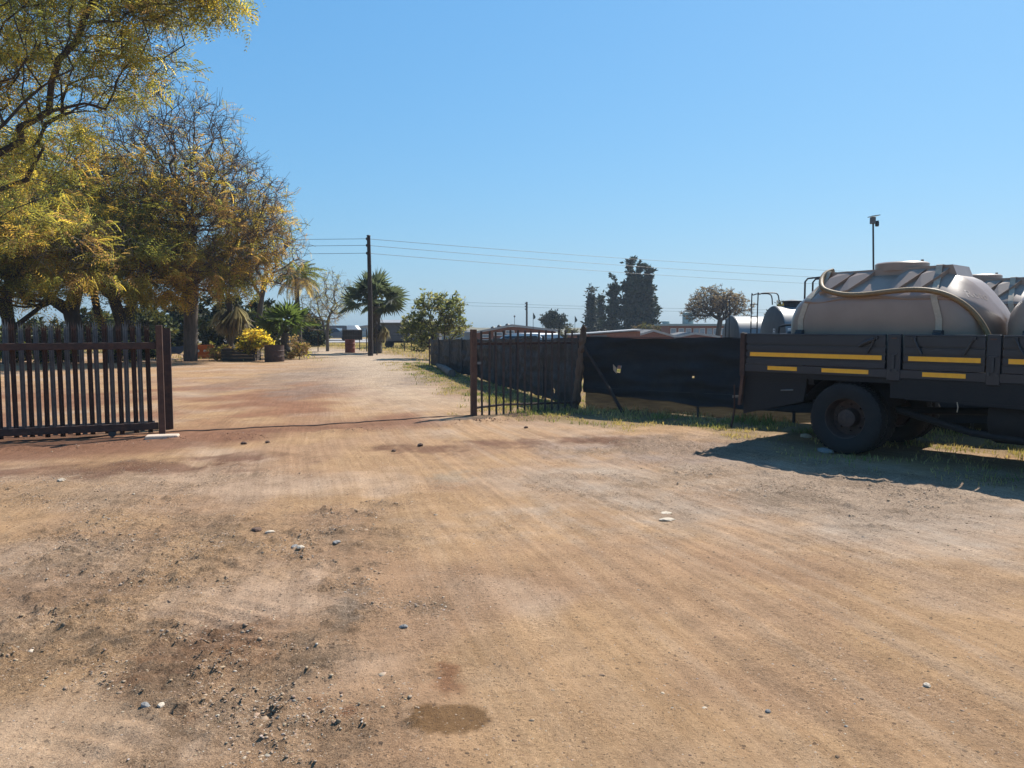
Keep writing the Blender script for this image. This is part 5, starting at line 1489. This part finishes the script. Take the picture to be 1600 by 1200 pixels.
def board(label, px, py_top, py_bot, w_px, d, posts=True, m='black'):
    c = far(px, d); z1, z0 = zat(py_top, d), zat(py_bot, d); w = w_px / FPX * d
    t = thing('sign_board', label, 'sign', (c.x, d, 0))
    MB().box(-w / 2, w / 2, -0.02, 0.02, z0, z1, 0.005).build('panel', M[m], t)
    MB().box(-w / 2 - 0.03, w / 2 + 0.03, -0.015, 0.015, z1 + 0.003, z1 + 0.05).build('frame', M['galv'], t)
    n = 8
    for k in range(1, n): MB().box(-w / 2 + w * k / n - 0.006, -w / 2 + w * k / n + 0.006, -0.026, -0.0205, z0, z1).build('seam', M['darksteel'], t)
    for x in (-w * 0.12, w * 0.35) if posts else (): MB().tube([(x, 0.06, -0.05), (x, 0.06, z1)], 0.03, 7).build('post', M['pole'], t)
board('plain black sign board on posts left of the fan palm', 551, 516, 531, 31, 55)

# far gateway posts, wire fence along the road
for k, (px, py, h, lab) in enumerate(((589, 555, 1.9, 'thin dark gate pole just right of the utility pole'), (497, 549, 1.3, 'leftmost thin wire-fence post beyond the drive'),
                        (573, 549, 1.5, 'wire-fence post half hidden by the fan palm trunk'), (643, 550, 1.2, 'wire-fence post left of the loose grey-green bush'), (632, 549, 1.1, 'short wire-fence post second left of the loose grey-green bush'))):
    t = thing('fence_post', lab, 'post', at(px, py))
    MB().tube([(0, 0, -0.05), (0.01, 0, h)], 0.035, 7).build('post', M['pole'], t, True)
    MB().tube([(0.01, 0, h), (0.01, 0, h + 0.03)], [0.04, 0.02], 7).build('cap', M['darksteel'], t)
a, b_ = at(350, 549), at(640, 550)
for k, z in enumerate((0.45, 0.8, 1.1)):
    tag(MB().tube([(a.x, a.y, z), ((a.x + b_.x) / 2, (a.y + b_.y) / 2, z - 0.05), (b_.x, b_.y, z)], 0.008, 4).build('fence_wire', M['wire']),
        ('lowest', 'middle', 'top')[k] + ' strand of the wire fence before the far road', 'wire', 'wire fence strands')

# grey site cabin behind the palm
c = far(634, 60)
cab = thing('site_cabin', 'grey panelled site cabin on wheels behind the fan palm', 'cabin', (c.x + 0.1, 60, 0))
MB().box(-2.4, 2.5, 0, 2.4, 0.55, 1.95, 0.02).build('body', M['greymetal'], cab)
for k in range(9): MB().box(-2.4 + 0.545 * k, -2.37 + 0.545 * k, -0.03, -0.002, 0.55, 1.93).build('panel_rib', M['greymetal'], cab)
MB().prism([(-0.2, 1.95), (2.6, 1.95), (2.6, 2.0), (1.2, 2.22), (-0.2, 2.0)], -2.6, 2.7, 'yz').build('roof', M['paleroof'], cab)
for x in (-1.4, 1.4): MB().lathe([(0.2, -0.1), (0.36, -0.1), (0.36, 0.1), (0.2, 0.1)], 22, 'y', (x, 0.15, 0.36)).build('wheel', M['tyre'], cab, True)
MB().box(-2.2, 2.3, 0.1, 2.2, 0.42, 0.548).build('chassis', M['under'], cab)

# ------------------------------------------------------------------ pole line
POLE = at(579, 556); PH = zat(371, POLE.y)
up = thing('utility_pole', 'tall dark wooden utility pole in front of the fan palm', 'utility pole', POLE)
MB().tube([(0, 0, -0.2), (0.02, 0, PH * 0.5), (-0.02, 0, PH)], [0.16, 0.13, 0.10], 12).build('pole', M['pole'], up, True)
wz = [zat(375, POLE.y), zat(385, POLE.y), zat(397, POLE.y)]
for z in wz:
    MB().lathe([(0.03, 0), (0.06, 0.03), (0.045, 0.07), (0.06, 0.11), (0.03, 0.14)], 10, 'z', (-0.13, 0, z - 0.07)).box(-0.13, 0.0, -0.02, 0.02, z - 0.1, z - 0.06).build('insulator', M['darksteel'], up, True)
MB().lathe([(0.11, 0), (0.12, 0.03), (0.10, 0.06)], 12, 'z', (-0.02, 0, PH)).build('cap', M['darksteel'], up, True)
for k in range(3):
    p0 = Vector((POLE.x - 0.13, POLE.y, wz[k]))
    ye = (418, 428, 438)[k]; xe = (1300, 1270, 1262)[k]
    de = (wz[k] - CAM_H) * FPX / (HORIZON - ye); pe = far(xe, de, wz[k]); pe2 = p0 + (pe - p0) * 1.6
    pl_ = Vector((POLE.x - 26, POLE.y - 1.0, wz[k] + 0.15))
    def sag(a, b, s, n=24): return [a.lerp(b, i / n) - Vector((0, 0, s * 4 * (i / n) * (1 - i / n))) for i in range(n + 1)]
    P = sag(pl_, p0, 0.15) + sag(p0, pe2, 0.35)[1:]
    tag(MB().tube(P, 0.0115, 4).build('power_line', M['wire']), ('uppermost', 'middle', 'lowest')[k] + ' power line running from the tall utility pole over the yard', 'power line', 'power lines')

d2 = 140.0; c = far(823, d2); g2 = hz(c.x, d2); PH2 = zat(472, d2)
up2 = thing('utility_pole', 'distant thin utility pole above the brown gabled house', 'utility pole', (c.x, d2, g2))
MB().tube([(0, 0, -0.2), (0, 0, PH2 - g2)], [0.20, 0.16], 8).build('pole', M['pole'], up2, True)
for dz in (0.35, 0.9, 1.4):
    MB().lathe([(0.06, 0), (0.12, 0.06), (0.06, 0.22)], 8, 'z', (-0.24, 0, PH2 - g2 - dz)).box(-0.24, 0, -0.04, 0.04, PH2 - g2 - dz - 0.06, PH2 - g2 - dz).build('insulator', M['darksteel'], up2)
for k, (y0, y1) in enumerate(((466, 485), (473, 490))):
    a = far(600, d2, zat(y0, d2)); m_ = Vector((c.x - 0.24, d2, zat(476 + 4 * k, d2))); e = far(1300, d2, zat(y1, d2))
    tag(MB().tube(sag(a, m_, 0.1) + sag(m_, e, 0.2)[1:], 0.018, 4).build('power_line', M['wire']), ('upper', 'lower')[k] + ' of the faint far power lines at the distant pole', 'power line', 'power lines')

for px, d, yt, lab in ((833, 62, 489, 'dark feather flag beside the distant utility pole'), (898, 64, 494, 'dark feather flag just left of the corner log post')):
    c = far(px, d); g = hz(c.x, d); h = zat(yt, d) - g
    t = thing('feather_flag', lab, 'flag', (c.x, d, g))
    MB().tube([(0, 0, 0), (0.0, 0, h)], 0.02, 6).build('staff', M['darksteel'], t)
    P = [(0.022, h), (0.10, h - 0.14), (0.20, h - 0.32), (0.15, h - 0.45), (0.022, h - 0.52)]
    MB().prism(P, -0.008, 0.008).build('cloth', M['flag'], t)
c = far(804, 90); g = hz(c.x, 90)
t = thing('antenna_mast', 'thin antenna mast above the ridge of the brown gabled house', 'antenna', (c.x, 90, g)); h = zat(496, 90) - g
MB().tube([(0, 0, 0), (0, 0, h)], 0.03, 6).build('mast', M['greymetal'], t)
MB().lathe([(0.03, 0), (0.1, 0.05), (0.1, 0.2), (0.03, 0.25)], 8, 'z', (0, 0, h)).build('aerial', M['greymetal'], t)

# ------------------------------------------------------------------ houses behind the nets
def gable_house(name, label, x0, xa, x1, y_ap, y_e0, y_e1, d, depth, wall, roof, name_cat='house', windows=(), rim='paleroof', over=0.25, group=None):
    g = hz(far((x0 + x1) / 2, d).x, d)
    P0, PA, P1 = far(x0, d), far(xa, d), far(x1, d)
    zA, z0, z1 = zat(y_ap, d), zat(y_e0, d), zat(y_e1, d)
    c = Vector((PA.x, d, g)); t = thing(name, label, name_cat, c, 0, group)
    xa0, xa1 = P0.x - c.x, P1.x - c.x
    MB().prism([(xa0 + over, 0), (xa1 - over, 0), (xa1 - over, z1 - g + 0.02), (0, zA - g - 0.12), (xa0 + over, z0 - g + 0.02)], 0, depth).build('wall', M[wall], t)
    th = 0.10
    for (xe, ze) in ((xa0, z0), (xa1, z1)):
        r_ = MB().prism([(xe, ze - g), (0, zA - g), (0, zA - g + th), (xe, ze - g + th)] if xe < 0 else [(0, zA - g), (xe, ze - g), (xe, ze - g + th), (0, zA - g + th)], -0.3, depth + 0.3).build('roof', M[roof], t)
        MB().prism([(xe, ze - g - 0.10), (0, zA - g - 0.10), (0, zA - g + th + 0.02), (xe, ze - g + th + 0.02)] if xe < 0 else [(0, zA - g - 0.10), (xe, ze - g - 0.10), (xe, ze - g + th + 0.02), (0, zA - g + th + 0.02)], -0.36, -0.302).build('barge_board', M[rim], r_)
    for (wx, wz_, ww, wh) in windows:
        w_ = MB().box(wx - ww / 2, wx + ww / 2, -0.05, -0.003, wz_ - g, wz_ - g + wh).build('window', M['white'], t)
        MB().box(wx - ww / 2 + 0.06, wx + ww / 2 - 0.06, -0.062, -0.051, wz_ - g + 0.06, wz_ - g + wh - 0.06).build('pane', M['glass'], w_)
    return t, g
t, g = gable_house('gabled_house', 'brown gabled house with roof vents behind the palisade panel', 735, 800, 872, 508.5, 521, 517, 78, 9, 'brick', 'roof', windows=[(-2.6, 0.55, 0.9, 0.35), (-1.4, 0.75, 0.9, 0.35), (-0.2, 0.95, 0.9, 0.35), (-2.6, 0.0, 0.9, 0.4), (-1.4, 0.1, 0.9, 0.4), (-0.2, 0.15, 0.9, 0.4)])
for px, py in ((770, 514), (780, 511.5), (793, 509.5)):
    z = zat(py, 78); x = far(px, 78).x - t.location.x
    MB().lathe([(0.12, -0.35), (0.12, 0.0), (0.22, 0.05), (0.24, 0.14), (0.1, 0.26)], 12, 'z', (x, 1.0, z - g)).build('roof_vent', M['darksteel'], t, True)
gable_house('gabled_house', 'small brick gable with pale barge boards near the conifers', 984, 1020, 1056, 516.5, 527.5, 526.5, 80, 7, 'brick', 'roof')
gable_house('gabled_house', 'low dark roof between the brick gable and the pale steel tank', 1052, 1085, 1124, 521, 527.5, 526.5, 88, 8, 'brick', 'roof')
gable_house('gabled_house', 'low grey roof far left beside the loose grey-green bush', 668, 705, 748, 516, 523, 522, 84, 8, 'plaster', 'roof')
# long shed roof
d = 70; c = far(945, d); g = hz(c.x, d)
t = thing('long_shed', 'long low shed with a pale sloping roof left of the brick gable', 'shed', (c.x, d, g))
xl, xr = far(893, d).x - c.x, far(1000, d).x - c.x
MB().prism([(xl, 0), (xr, 0), (xr, zat(516.5, d) - g - 0.05), (xl, zat(524, d) - g - 0.05)], 0, 5).build('wall', M['brick'], t)
MB().prism([(xl - 0.2, zat(524, d) - g), (xr + 0.2, zat(516, d) - g), (xr + 0.2, zat(516, d) - g + 0.10), (xl - 0.2, zat(524, d) - g + 0.10)], -0.35, 5.3).build('roof', M['paleroof'], t)
MB().box(xl + 1.7, xl + 3.2, -0.12, -0.004, zat(527, d) - g - 0.4, zat(524, d) - g).build('fascia', M['greymetal'], t)
for k in range(3): MB().box(xl + 3.6 + k * 0.9, xl + 4.2 + k * 0.9, -0.05, -0.003, 1.6, 2.5).build('window', M['glass'], t)
# two-storey block
d = 112; xl, xr = far(1044, d).x, far(1175, d).x; g = hz(xl + 4, d)
t = thing('flat_roof_block', 'flat-roofed brick block with a row of pale windows left of the steel tanks', 'building', (xl, d, g))
W = xr - xl; zt = zat(509, d) - g
MB().box(0, W, 0, 9, 0, zt).build('wall', M['brick'], t)
MB().box(-0.4, W + 0.4, -0.5, 9.4, zt + 0.002, zt + 0.28).build('roof', M['greenpaint'], t)
for px in (1051.5, 1064, 1075, 1087, 1096.5, 1108, 1118, 1130, 1142):
    x = far(px, d).x - xl; z1 = zat(513, d) - g; z0 = zat(522.5, d) - g; pale = px not in (1087, 1108)
    w_ = MB().box(x - 0.40, x + 0.40, -0.06, -0.003, z0, z1).build('window', M['white'] if pale else M['plaster'], t)
    MB().box(x - 0.34, x + 0.34, -0.075, -0.061, z0 + 0.06, z1 - 0.06).build('pane', M['glass'], w_)
    MB().box(x - 0.45, x + 0.45, -0.12, -0.004, z0 - 0.08, z0 - 0.003).build('sill', M['plaster'], w_)
# elevated water tanks
for px, d, yt, yb, wpx, m_, lab in ((1040, 118, 502, 512, 11, 'greenpaint', 'short pale green water tank beside the conifers'), (1074, 122, 489, 508, 17, 'greenpaint', 'taller pale green water tower above the flat-roofed block')):
    c = far(px, d); g = hz(c.x, d); r_ = wpx / FPX * d / 2; z1 = zat(yt, d) - g; z0 = zat(yb, d) - g
    t = thing('water_tower', lab, 'water tower', (c.x, d, g))
    MB().lathe([(r_ * 0.95, z0), (r_, z0 + 0.05), (r_, z1 - 0.15), (r_ * 0.9, z1), (0.02, z1 + 0.08)], 24, 'z').build('tank', M[m_], t, True)
    MB().prism([(-r_ * 1.5, z1), (-r_ * 0.6, z1 - 0.5), (-r_ * 0.6, z1 - 0.02)], -0.3, 0.3).build('bracket', M[m_], t)
    for a in range(4):
        MB().tube([(r_ * 0.8 * math.cos(a * 1.57 + 0.78), r_ * 0.8 * math.sin(a * 1.57 + 0.78), 0), (r_ * 0.8 * math.cos(a * 1.57 + 0.78), r_ * 0.8 * math.sin(a * 1.57 + 0.78), z0)], 0.09, 6).build('leg', M['darksteel'], t)

# white house glimpsed through the grove
for px, d, w, yt, yr, lab in ((95, 112, 9, 517, 512, 'white house glimpsed over the gate on the far left'), (590, 125, 11, 514, 507, 'pale building beyond the road behind the fan palm')):
    hw = w / d * FPX / 2
    gable_house('far_house', lab, px - hw, px, px + hw, yr, yt, yt, d, 6, 'white' if px < 200 else 'plaster', 'paleroof', windows=[(-2.2, 0.8, 1.2, 0.8), (1.8, 0.8, 1.2, 0.8)])

# ------------------------------------------------------------------ vehicles in the distance
def car(label, loc, rz, m, pick=False, group=None):
    t = thing('parked_car', label, 'car', loc, rz, group)
    w = 0.84
    prof = [(-2.1, 0.35), (-2.12, 0.62), (-2.05, 0.84), (-1.95, 0.92), (-1.62, 0.95), (-1.05, 1.40), (-0.55, 1.47), (0.35, 1.45), (1.0, 1.0), (1.75, 0.92), (2.05, 0.78), (2.12, 0.55), (2.08, 0.35)]
    V = []; n = len(prof)
    for y, k in ((-w, 0), (-w * 0.99, 1), (w * 0.99, 1), (w, 0)):
        for x, z in prof:
            inset = max(0, z - 0.95) * 0.42
            V.append((x * (1 if k else 0.985), (abs(y) - inset) * (1 if y > 0 else -1), z - (0 if k else 0.03)))
    F = [tuple(range(n)), tuple(range(4 * n - 1, 3 * n - 1, -1))]
    for r_ in range(3):
        for k in range(n):
            F.append((r_ * n + k, (r_ + 1) * n + k, (r_ + 1) * n + (k + 1) % n, r_ * n + (k + 1) % n))
    MB().add(V, F).build('body', M[m], t, True)
    for sg in (-1, 1):
        Y = lambda z: sg * (w - max(0, z - 0.95) * 0.42 + 0.006)
        MB().add([(-1.45, Y(1.0), 1.0), (0.85, Y(1.0), 1.0), (0.32, Y(1.38), 1.38), (-1.0, Y(1.36), 1.36)], [(0, 1, 2, 3) if sg < 0 else (3, 2, 1, 0)]).build('side_window', M['darkglass'], t)
    MB().add([(1.0, -0.72, 1.012), (1.0, 0.72, 1.012), (0.42, 0.60, 1.425), (0.42, -0.60, 1.425)], [(0, 1, 2, 3)]).build('windscreen', M['darkglass'], t)
    MB().add([(-1.62, -0.70, 0.965), (-1.62, 0.70, 0.965), (-1.10, 0.60, 1.385), (-1.10, -0.60, 1.385)], [(3, 2, 1, 0)]).build('rear_window', M['darkglass'], t)
    for x in (-1.3, 1.3):
        for y in (-0.74, 0.74):
            wv = MB().lathe([(0.19, -0.1), (0.31, -0.1), (0.32, -0.06), (0.32, 0.06), (0.31, 0.1), (0.19, 0.1)], 24, 'y', (x, y, 0.32)).build('wheel', M['tyre'], t, True)
            MB().lathe([(0.19, -0.06), (0.19, 0.06)], 16, 'y', (x, y, 0.32)).build('rim', M['silver'], wv, True)
    for y in (-0.6, 0.6):
        MB().box(2.02, 2.115, y - 0.16, y + 0.16, 0.62, 0.76, 0.01).build('headlight', M['glass'], t)
        MB().box(-2.14, -2.05, y - 0.14, y + 0.14, 0.66, 0.84, 0.01).build('tail_light', M['lens'], t)
    return t
car('white car parked in the yard behind the palisade panel', (0.95, 26.8, 0), R(-35), 'white')
car('dark pickup-sized car on the far road left of the black sign board', far(522, 88, 0.06), R(4), 'greymetal')
t = thing('box_truck', 'small box truck with pale stripes on the far road behind the dark bush', 'truck', far(519, 93, 0.06), 0)
MB().box(-1.5, 2.0, -1.1, 1.1, 0.75, 1.75, 0.03).build('box', M['greymetal'], t)
MB().prism([(2.03, 0.6), (3.3, 0.6), (3.35, 1.3), (3.0, 1.75), (2.03, 1.75)], -1.0, 1.0).build('cab', M['white'], t)
for k in range(2): MB().box(-1.3 + 1.5 * k, 0.0 + 1.5 * k, -1.12, -1.102, 1.15, 1.42).build('stripe', M['white'], t)
for x in (-0.8, 2.6):
    for y in (-0.9, 0.9): MB().lathe([(0.2, -0.12), (0.4, -0.12), (0.4, 0.12), (0.2, 0.12)], 20, 'y', (x, y, 0.4)).build('wheel', M['tyre'], t, True)

# ------------------------------------------------------------------ trees behind the houses
def conifer(label, px, d, y_top, w_px, seed, lobes, n_leaf):
    c = far(px, d); g = hz(c.x, d); H = zat(y_top, d) - g; s = d / FPX
    el = []
    for (dx, yt, w) in lobes:
        h = zat(yt, d) - g; x = dx * s; r_ = w * s / 2
        for k in range(7):
            f = k / 6
            el.append((x + random.uniform(-0.1, 0.1) * r_, 0, h * (0.12 + 0.84 * f), r_ * (1.05 - 0.93 * f), r_ * (1.0 - 0.85 * f), h * 0.10, (1.15 - f) * w))
    make_tree('conifer_tree', label, (c.x, d, g), [(0, 0, 0), (0, 0, H * 0.2), (0, 0, H * 0.45)], el, 620, n_leaf, [(0.018, 0.028, 0.014), (0.028, 0.04, 0.018), (0.04, 0.05, 0.022)], [1, 0.9, 0.4], seed,
              trunk_r=0.4, tip=0.02, leaf_size=(0.5, 1.05), template='sprig', leafmat='conifer', twigs=1.2, group='dark conifers beyond the houses', droop=0.0, shell=0.5, split=0.12)
conifer('tall broad dark conifer with twin tops behind the brick gable', 984, 130, 408, 80, 7, [(0, 408, 42), (11, 409, 44), (26, 430, 58), (12, 418, 50), (-22, 438, 50)], 7000)
conifer('slim pointed conifer, leftmost of the dark conifers', 924, 132, 457, 22, 8, [(0, 457, 22)], 1000)
conifer('short slim conifer between the leftmost and the tall broad one', 937, 136, 466, 22, 10, [(0, 466, 22)], 900)
d = 120; c = far(865, d); g = hz(c.x, d)
make_tree('round_tree', 'small round-crowned dark tree between the two feather flags', (c.x, d, g), [(0, 0, 0), (0, 0, 2.5), (0, 0, 3.8)],
          [(0, 0, zat(503, d) - g, 2.0, 1.8, 1.15, 1), (-0.5, 0, zat(499, d) - g, 1.2, 1.2, 0.7, 0.4)], 260, 1500, [(0.025, 0.035, 0.018), (0.035, 0.045, 0.022)], [1, 0.8], 15, trunk_r=0.18, tip=0.015, leaf_size=(0.3, 0.55), template='sprig', leafmat='conifer', twigs=1.0, droop=0)
d = 92; c = far(1118, d); g = hz(c.x, d)
make_tree('bare_tree', 'wide bare brown tree with seed clusters behind the steel tanks', (c.x, d, g), [(0, 0, 0), (0, 0, 2.5), (0.1, 0, 4.0)],
          [(0, 0, zat(470, d) - g, 3.3, 3.0, 1.75, 2), (1.5, 0, zat(482, d) - g, 3.0, 2.6, 1.7, 1.2), (-2.3, 0, zat(487, d) - g, 1.9, 2.0, 1.2, 0.8)], 1200, 1500, [(0.14, 0.10, 0.08), (0.18, 0.13, 0.09)], [1, 0.6], 24, trunk_r=0.3, tip=0.022, leaf_size=(0.16, 0.32), template='sprig', twigs=2.4, shell=0.4)
d = 46; c = far(1545, d)
make_tree('bare_tree', 'bare twig tips showing above the right-hand poly tank', (c.x, d, hz(c.x, d)), [(0, 0, 0), (0, 0, 1.6), (0.1, 0, 2.8)],
          [(0, 0, 4.5, 1.3, 1.4, 0.9, 1), (-0.3, 0, 3.8, 1.5, 1.5, 0.9, 0.7)], 260, 60, [BRN, OLIVE], [1, 0.5], 34, trunk_r=0.14, tip=0.009, leaf_size=(0.1, 0.2), template='sprig', twigs=1.5)
for k, (px, d, yt, w, lab) in enumerate(((1010, 96, 505, 3.4, 'brown leafless bush in front of the tall conifer'), (1222, 60, 474, 2.0, 'dark bushy treetop behind the lettered steel tank'), (890, 100, 512, 3.0, 'low grey bush left of the leftmost conifer'), (700, 110, 512, 5.0, 'low bush far behind the loose grey-green bush'))):
    c = far(px, d); g = hz(c.x, d); h = zat(yt, d) - g
    make_tree('far_bush', lab, (c.x, d, g), [(0, 0, 0), (0, 0, h * 0.3), (0, 0, h * 0.5)], [(0, 0, h * 0.68, w * 0.6, w * 0.6, h * 0.32, 1)], 200, 900,
              [(0.07, 0.06, 0.035), (0.05, 0.05, 0.022), (0.10, 0.07, 0.045)], [1, 1, 0.6], 44 + k, cat='bush', trunk_r=0.12, tip=0.014, leaf_size=(0.2, 0.42), template='sprig', twigs=1.3, droop=0)

# ------------------------------------------------------------------ single stones and litter on the ground
def rock(name, label, px, py, sx, sy, sz, m, seed, cat='stone', rz=0.0):
    rs = np.random.RandomState(seed); p = at(px, py); V = []; nl, nn = 5, 9
    for i in range(nl):
        th = math.pi * (i + 0.5) / nl
        for k in range(nn):
            a = 6.283 * k / nn; r_ = rs.uniform(0.78, 1.15)
            V.append((sx * r_ * math.sin(th) * math.cos(a), sy * r_ * math.sin(th) * math.sin(a), sz * math.cos(th) * rs.uniform(0.85, 1.1)))
    F = [tuple(range(nn)), tuple(range(nl * nn - 1, (nl - 1) * nn - 1, -1))]
    for i in range(nl - 1):
        for k in range(nn): F.append((i * nn + k, (i + 1) * nn + k, (i + 1) * nn + (k + 1) % nn, i * nn + (k + 1) % nn))
    o = MB().add(V, F).build(name, m, None, False, (p.x, p.y, hz(p.x, p.y) + sz * 0.35), (0, 0, rz))
    tag(o, label, cat); return o
M['greystone'] = mat('grey_stone', (0.25, 0.235, 0.215), (0.17, 0.16, 0.15), 20, 0.9, bump=0.5, bscale=60)
M['palestone'] = mat('pale_stone', (0.58, 0.48, 0.36), (0.46, 0.37, 0.27), 20, 0.9, bump=0.4, bscale=60)
M['clod'] = mat('earth_clod', (0.13, 0.075, 0.05), (0.085, 0.05, 0.035), 20, 0.95, bump=0.7, bscale=50)
for i, (nm, lab, px, py, sx, sy, sz, m_) in enumerate((
    ('flat_stone', 'pale flat stone on the middle of the drive, larger of the pair', 1043, 811, 0.068, 0.05, 0.012, 'palestone'),
    ('flat_stone', 'pale flat stone behind the larger one on the drive', 1040, 801, 0.06, 0.05, 0.010, 'palestone'),
    ('grey_stone', 'grey stone in the wheel track left of centre, lower left of the brown pair', 461, 853, 0.045, 0.03, 0.014, 'greystone'),
    ('grey_stone', 'small pale grey stone just right of the larger grey one', 470, 857, 0.035, 0.03, 0.015, 'palestone'),
    ('brown_stone', 'brown stone left of the pale stone in the loose grit', 401, 829, 0.045, 0.05, 0.022, 'clod'),
    ('pale_stone', 'pale stone in the loose grit right of the brown stone', 422, 831, 0.042, 0.03, 0.014, 'palestone'),
    ('grey_stone', 'flat dark grey stone on the drive near the photo centre left', 526, 850, 0.042, 0.03, 0.012, 'greystone'),
    ('pale_stone', 'small cream stone in the bottom left gravel', 253, 1108, 0.026, 0.018, 0.008, 'palestone'),
    ('grey_stone', 'dark grey stone beside the cream stone at the bottom left', 227, 1109, 0.030, 0.018, 0.012, 'greystone'),
    ('grey_stone', 'grey stone on the smooth drive left of the rust stains', 631, 981, 0.026, 0.018, 0.012, 'greystone'),
    ('earth_clod', 'dark clod lying right of the gatepost, nearer the post', 381, 694, 0.048, 0.041, 0.031, 'clod'),
    ('earth_clod', 'dark clod lying right of the gatepost, farther from the post', 418, 692, 0.041, 0.034, 0.027, 'clod'),
    ('earth_clod', 'dark clod on the scuffed earth in the middle of the gateway', 657, 698, 0.051, 0.041, 0.031, 'clod'),
    ('earth_clod', 'small dark clod at the left end of the scuffed earth in the gateway', 615, 707, 0.034, 0.031, 0.024, 'clod'),
    ('earth_clod', 'dark clod in front of the palisade panel', 822, 669, 0.041, 0.034, 0.027, 'clod'),
    ('pale_stone', 'white stone in the left foreground beyond the loose grit', 96, 753, 0.045, 0.035, 0.022, 'palestone'),
    ('grey_stone', 'pale grey stone in the shadow at the foot of the truck wheel', 1290, 706, 0.16, 0.10, 0.045, 'greystone'),
    ('pale_stone', 'sunlit pale stone behind the truck wheel', 1259, 683, 0.09, 0.06, 0.04, 'palestone'),
    ('brown_stone', 'small dark stone on the right foreground of the drive', 1200, 1107, 0.014, 0.012, 0.008, 'greystone'),
    ('pale_stone', 'small pale stone in the lower right of the drive', 1448, 1072, 0.022, 0.018, 0.012, 'palestone'))):
    rock(nm, lab, px, py, sx, sy, sz, M[m_], 200 + i, rz=i * 0.7)

# ------------------------------------------------------------------ thin dusty air
hb = MB().box(-420, 420, -80, 420, -6.2, 17.5).build('haze', None)
hm = bpy.data.materials.new('dusty_air'); hm.use_nodes = True; hn = hm.node_tree.nodes; hn.clear()
ho = hn.new('ShaderNodeOutputMaterial'); pv = hn.new('ShaderNodeVolumePrincipled')
pv.inputs['Color'].default_value = (0.66, 0.80, 0.96, 1); pv.inputs['Density'].default_value = 0.0004; pv.inputs['Anisotropy'].default_value = 0.3
hm.node_tree.links.new(pv.outputs[0], ho.inputs['Volume']); hb.data.materials.append(hm)
tag(hb, 'thin pale haze over the whole yard', 'haze', kind='stuff')
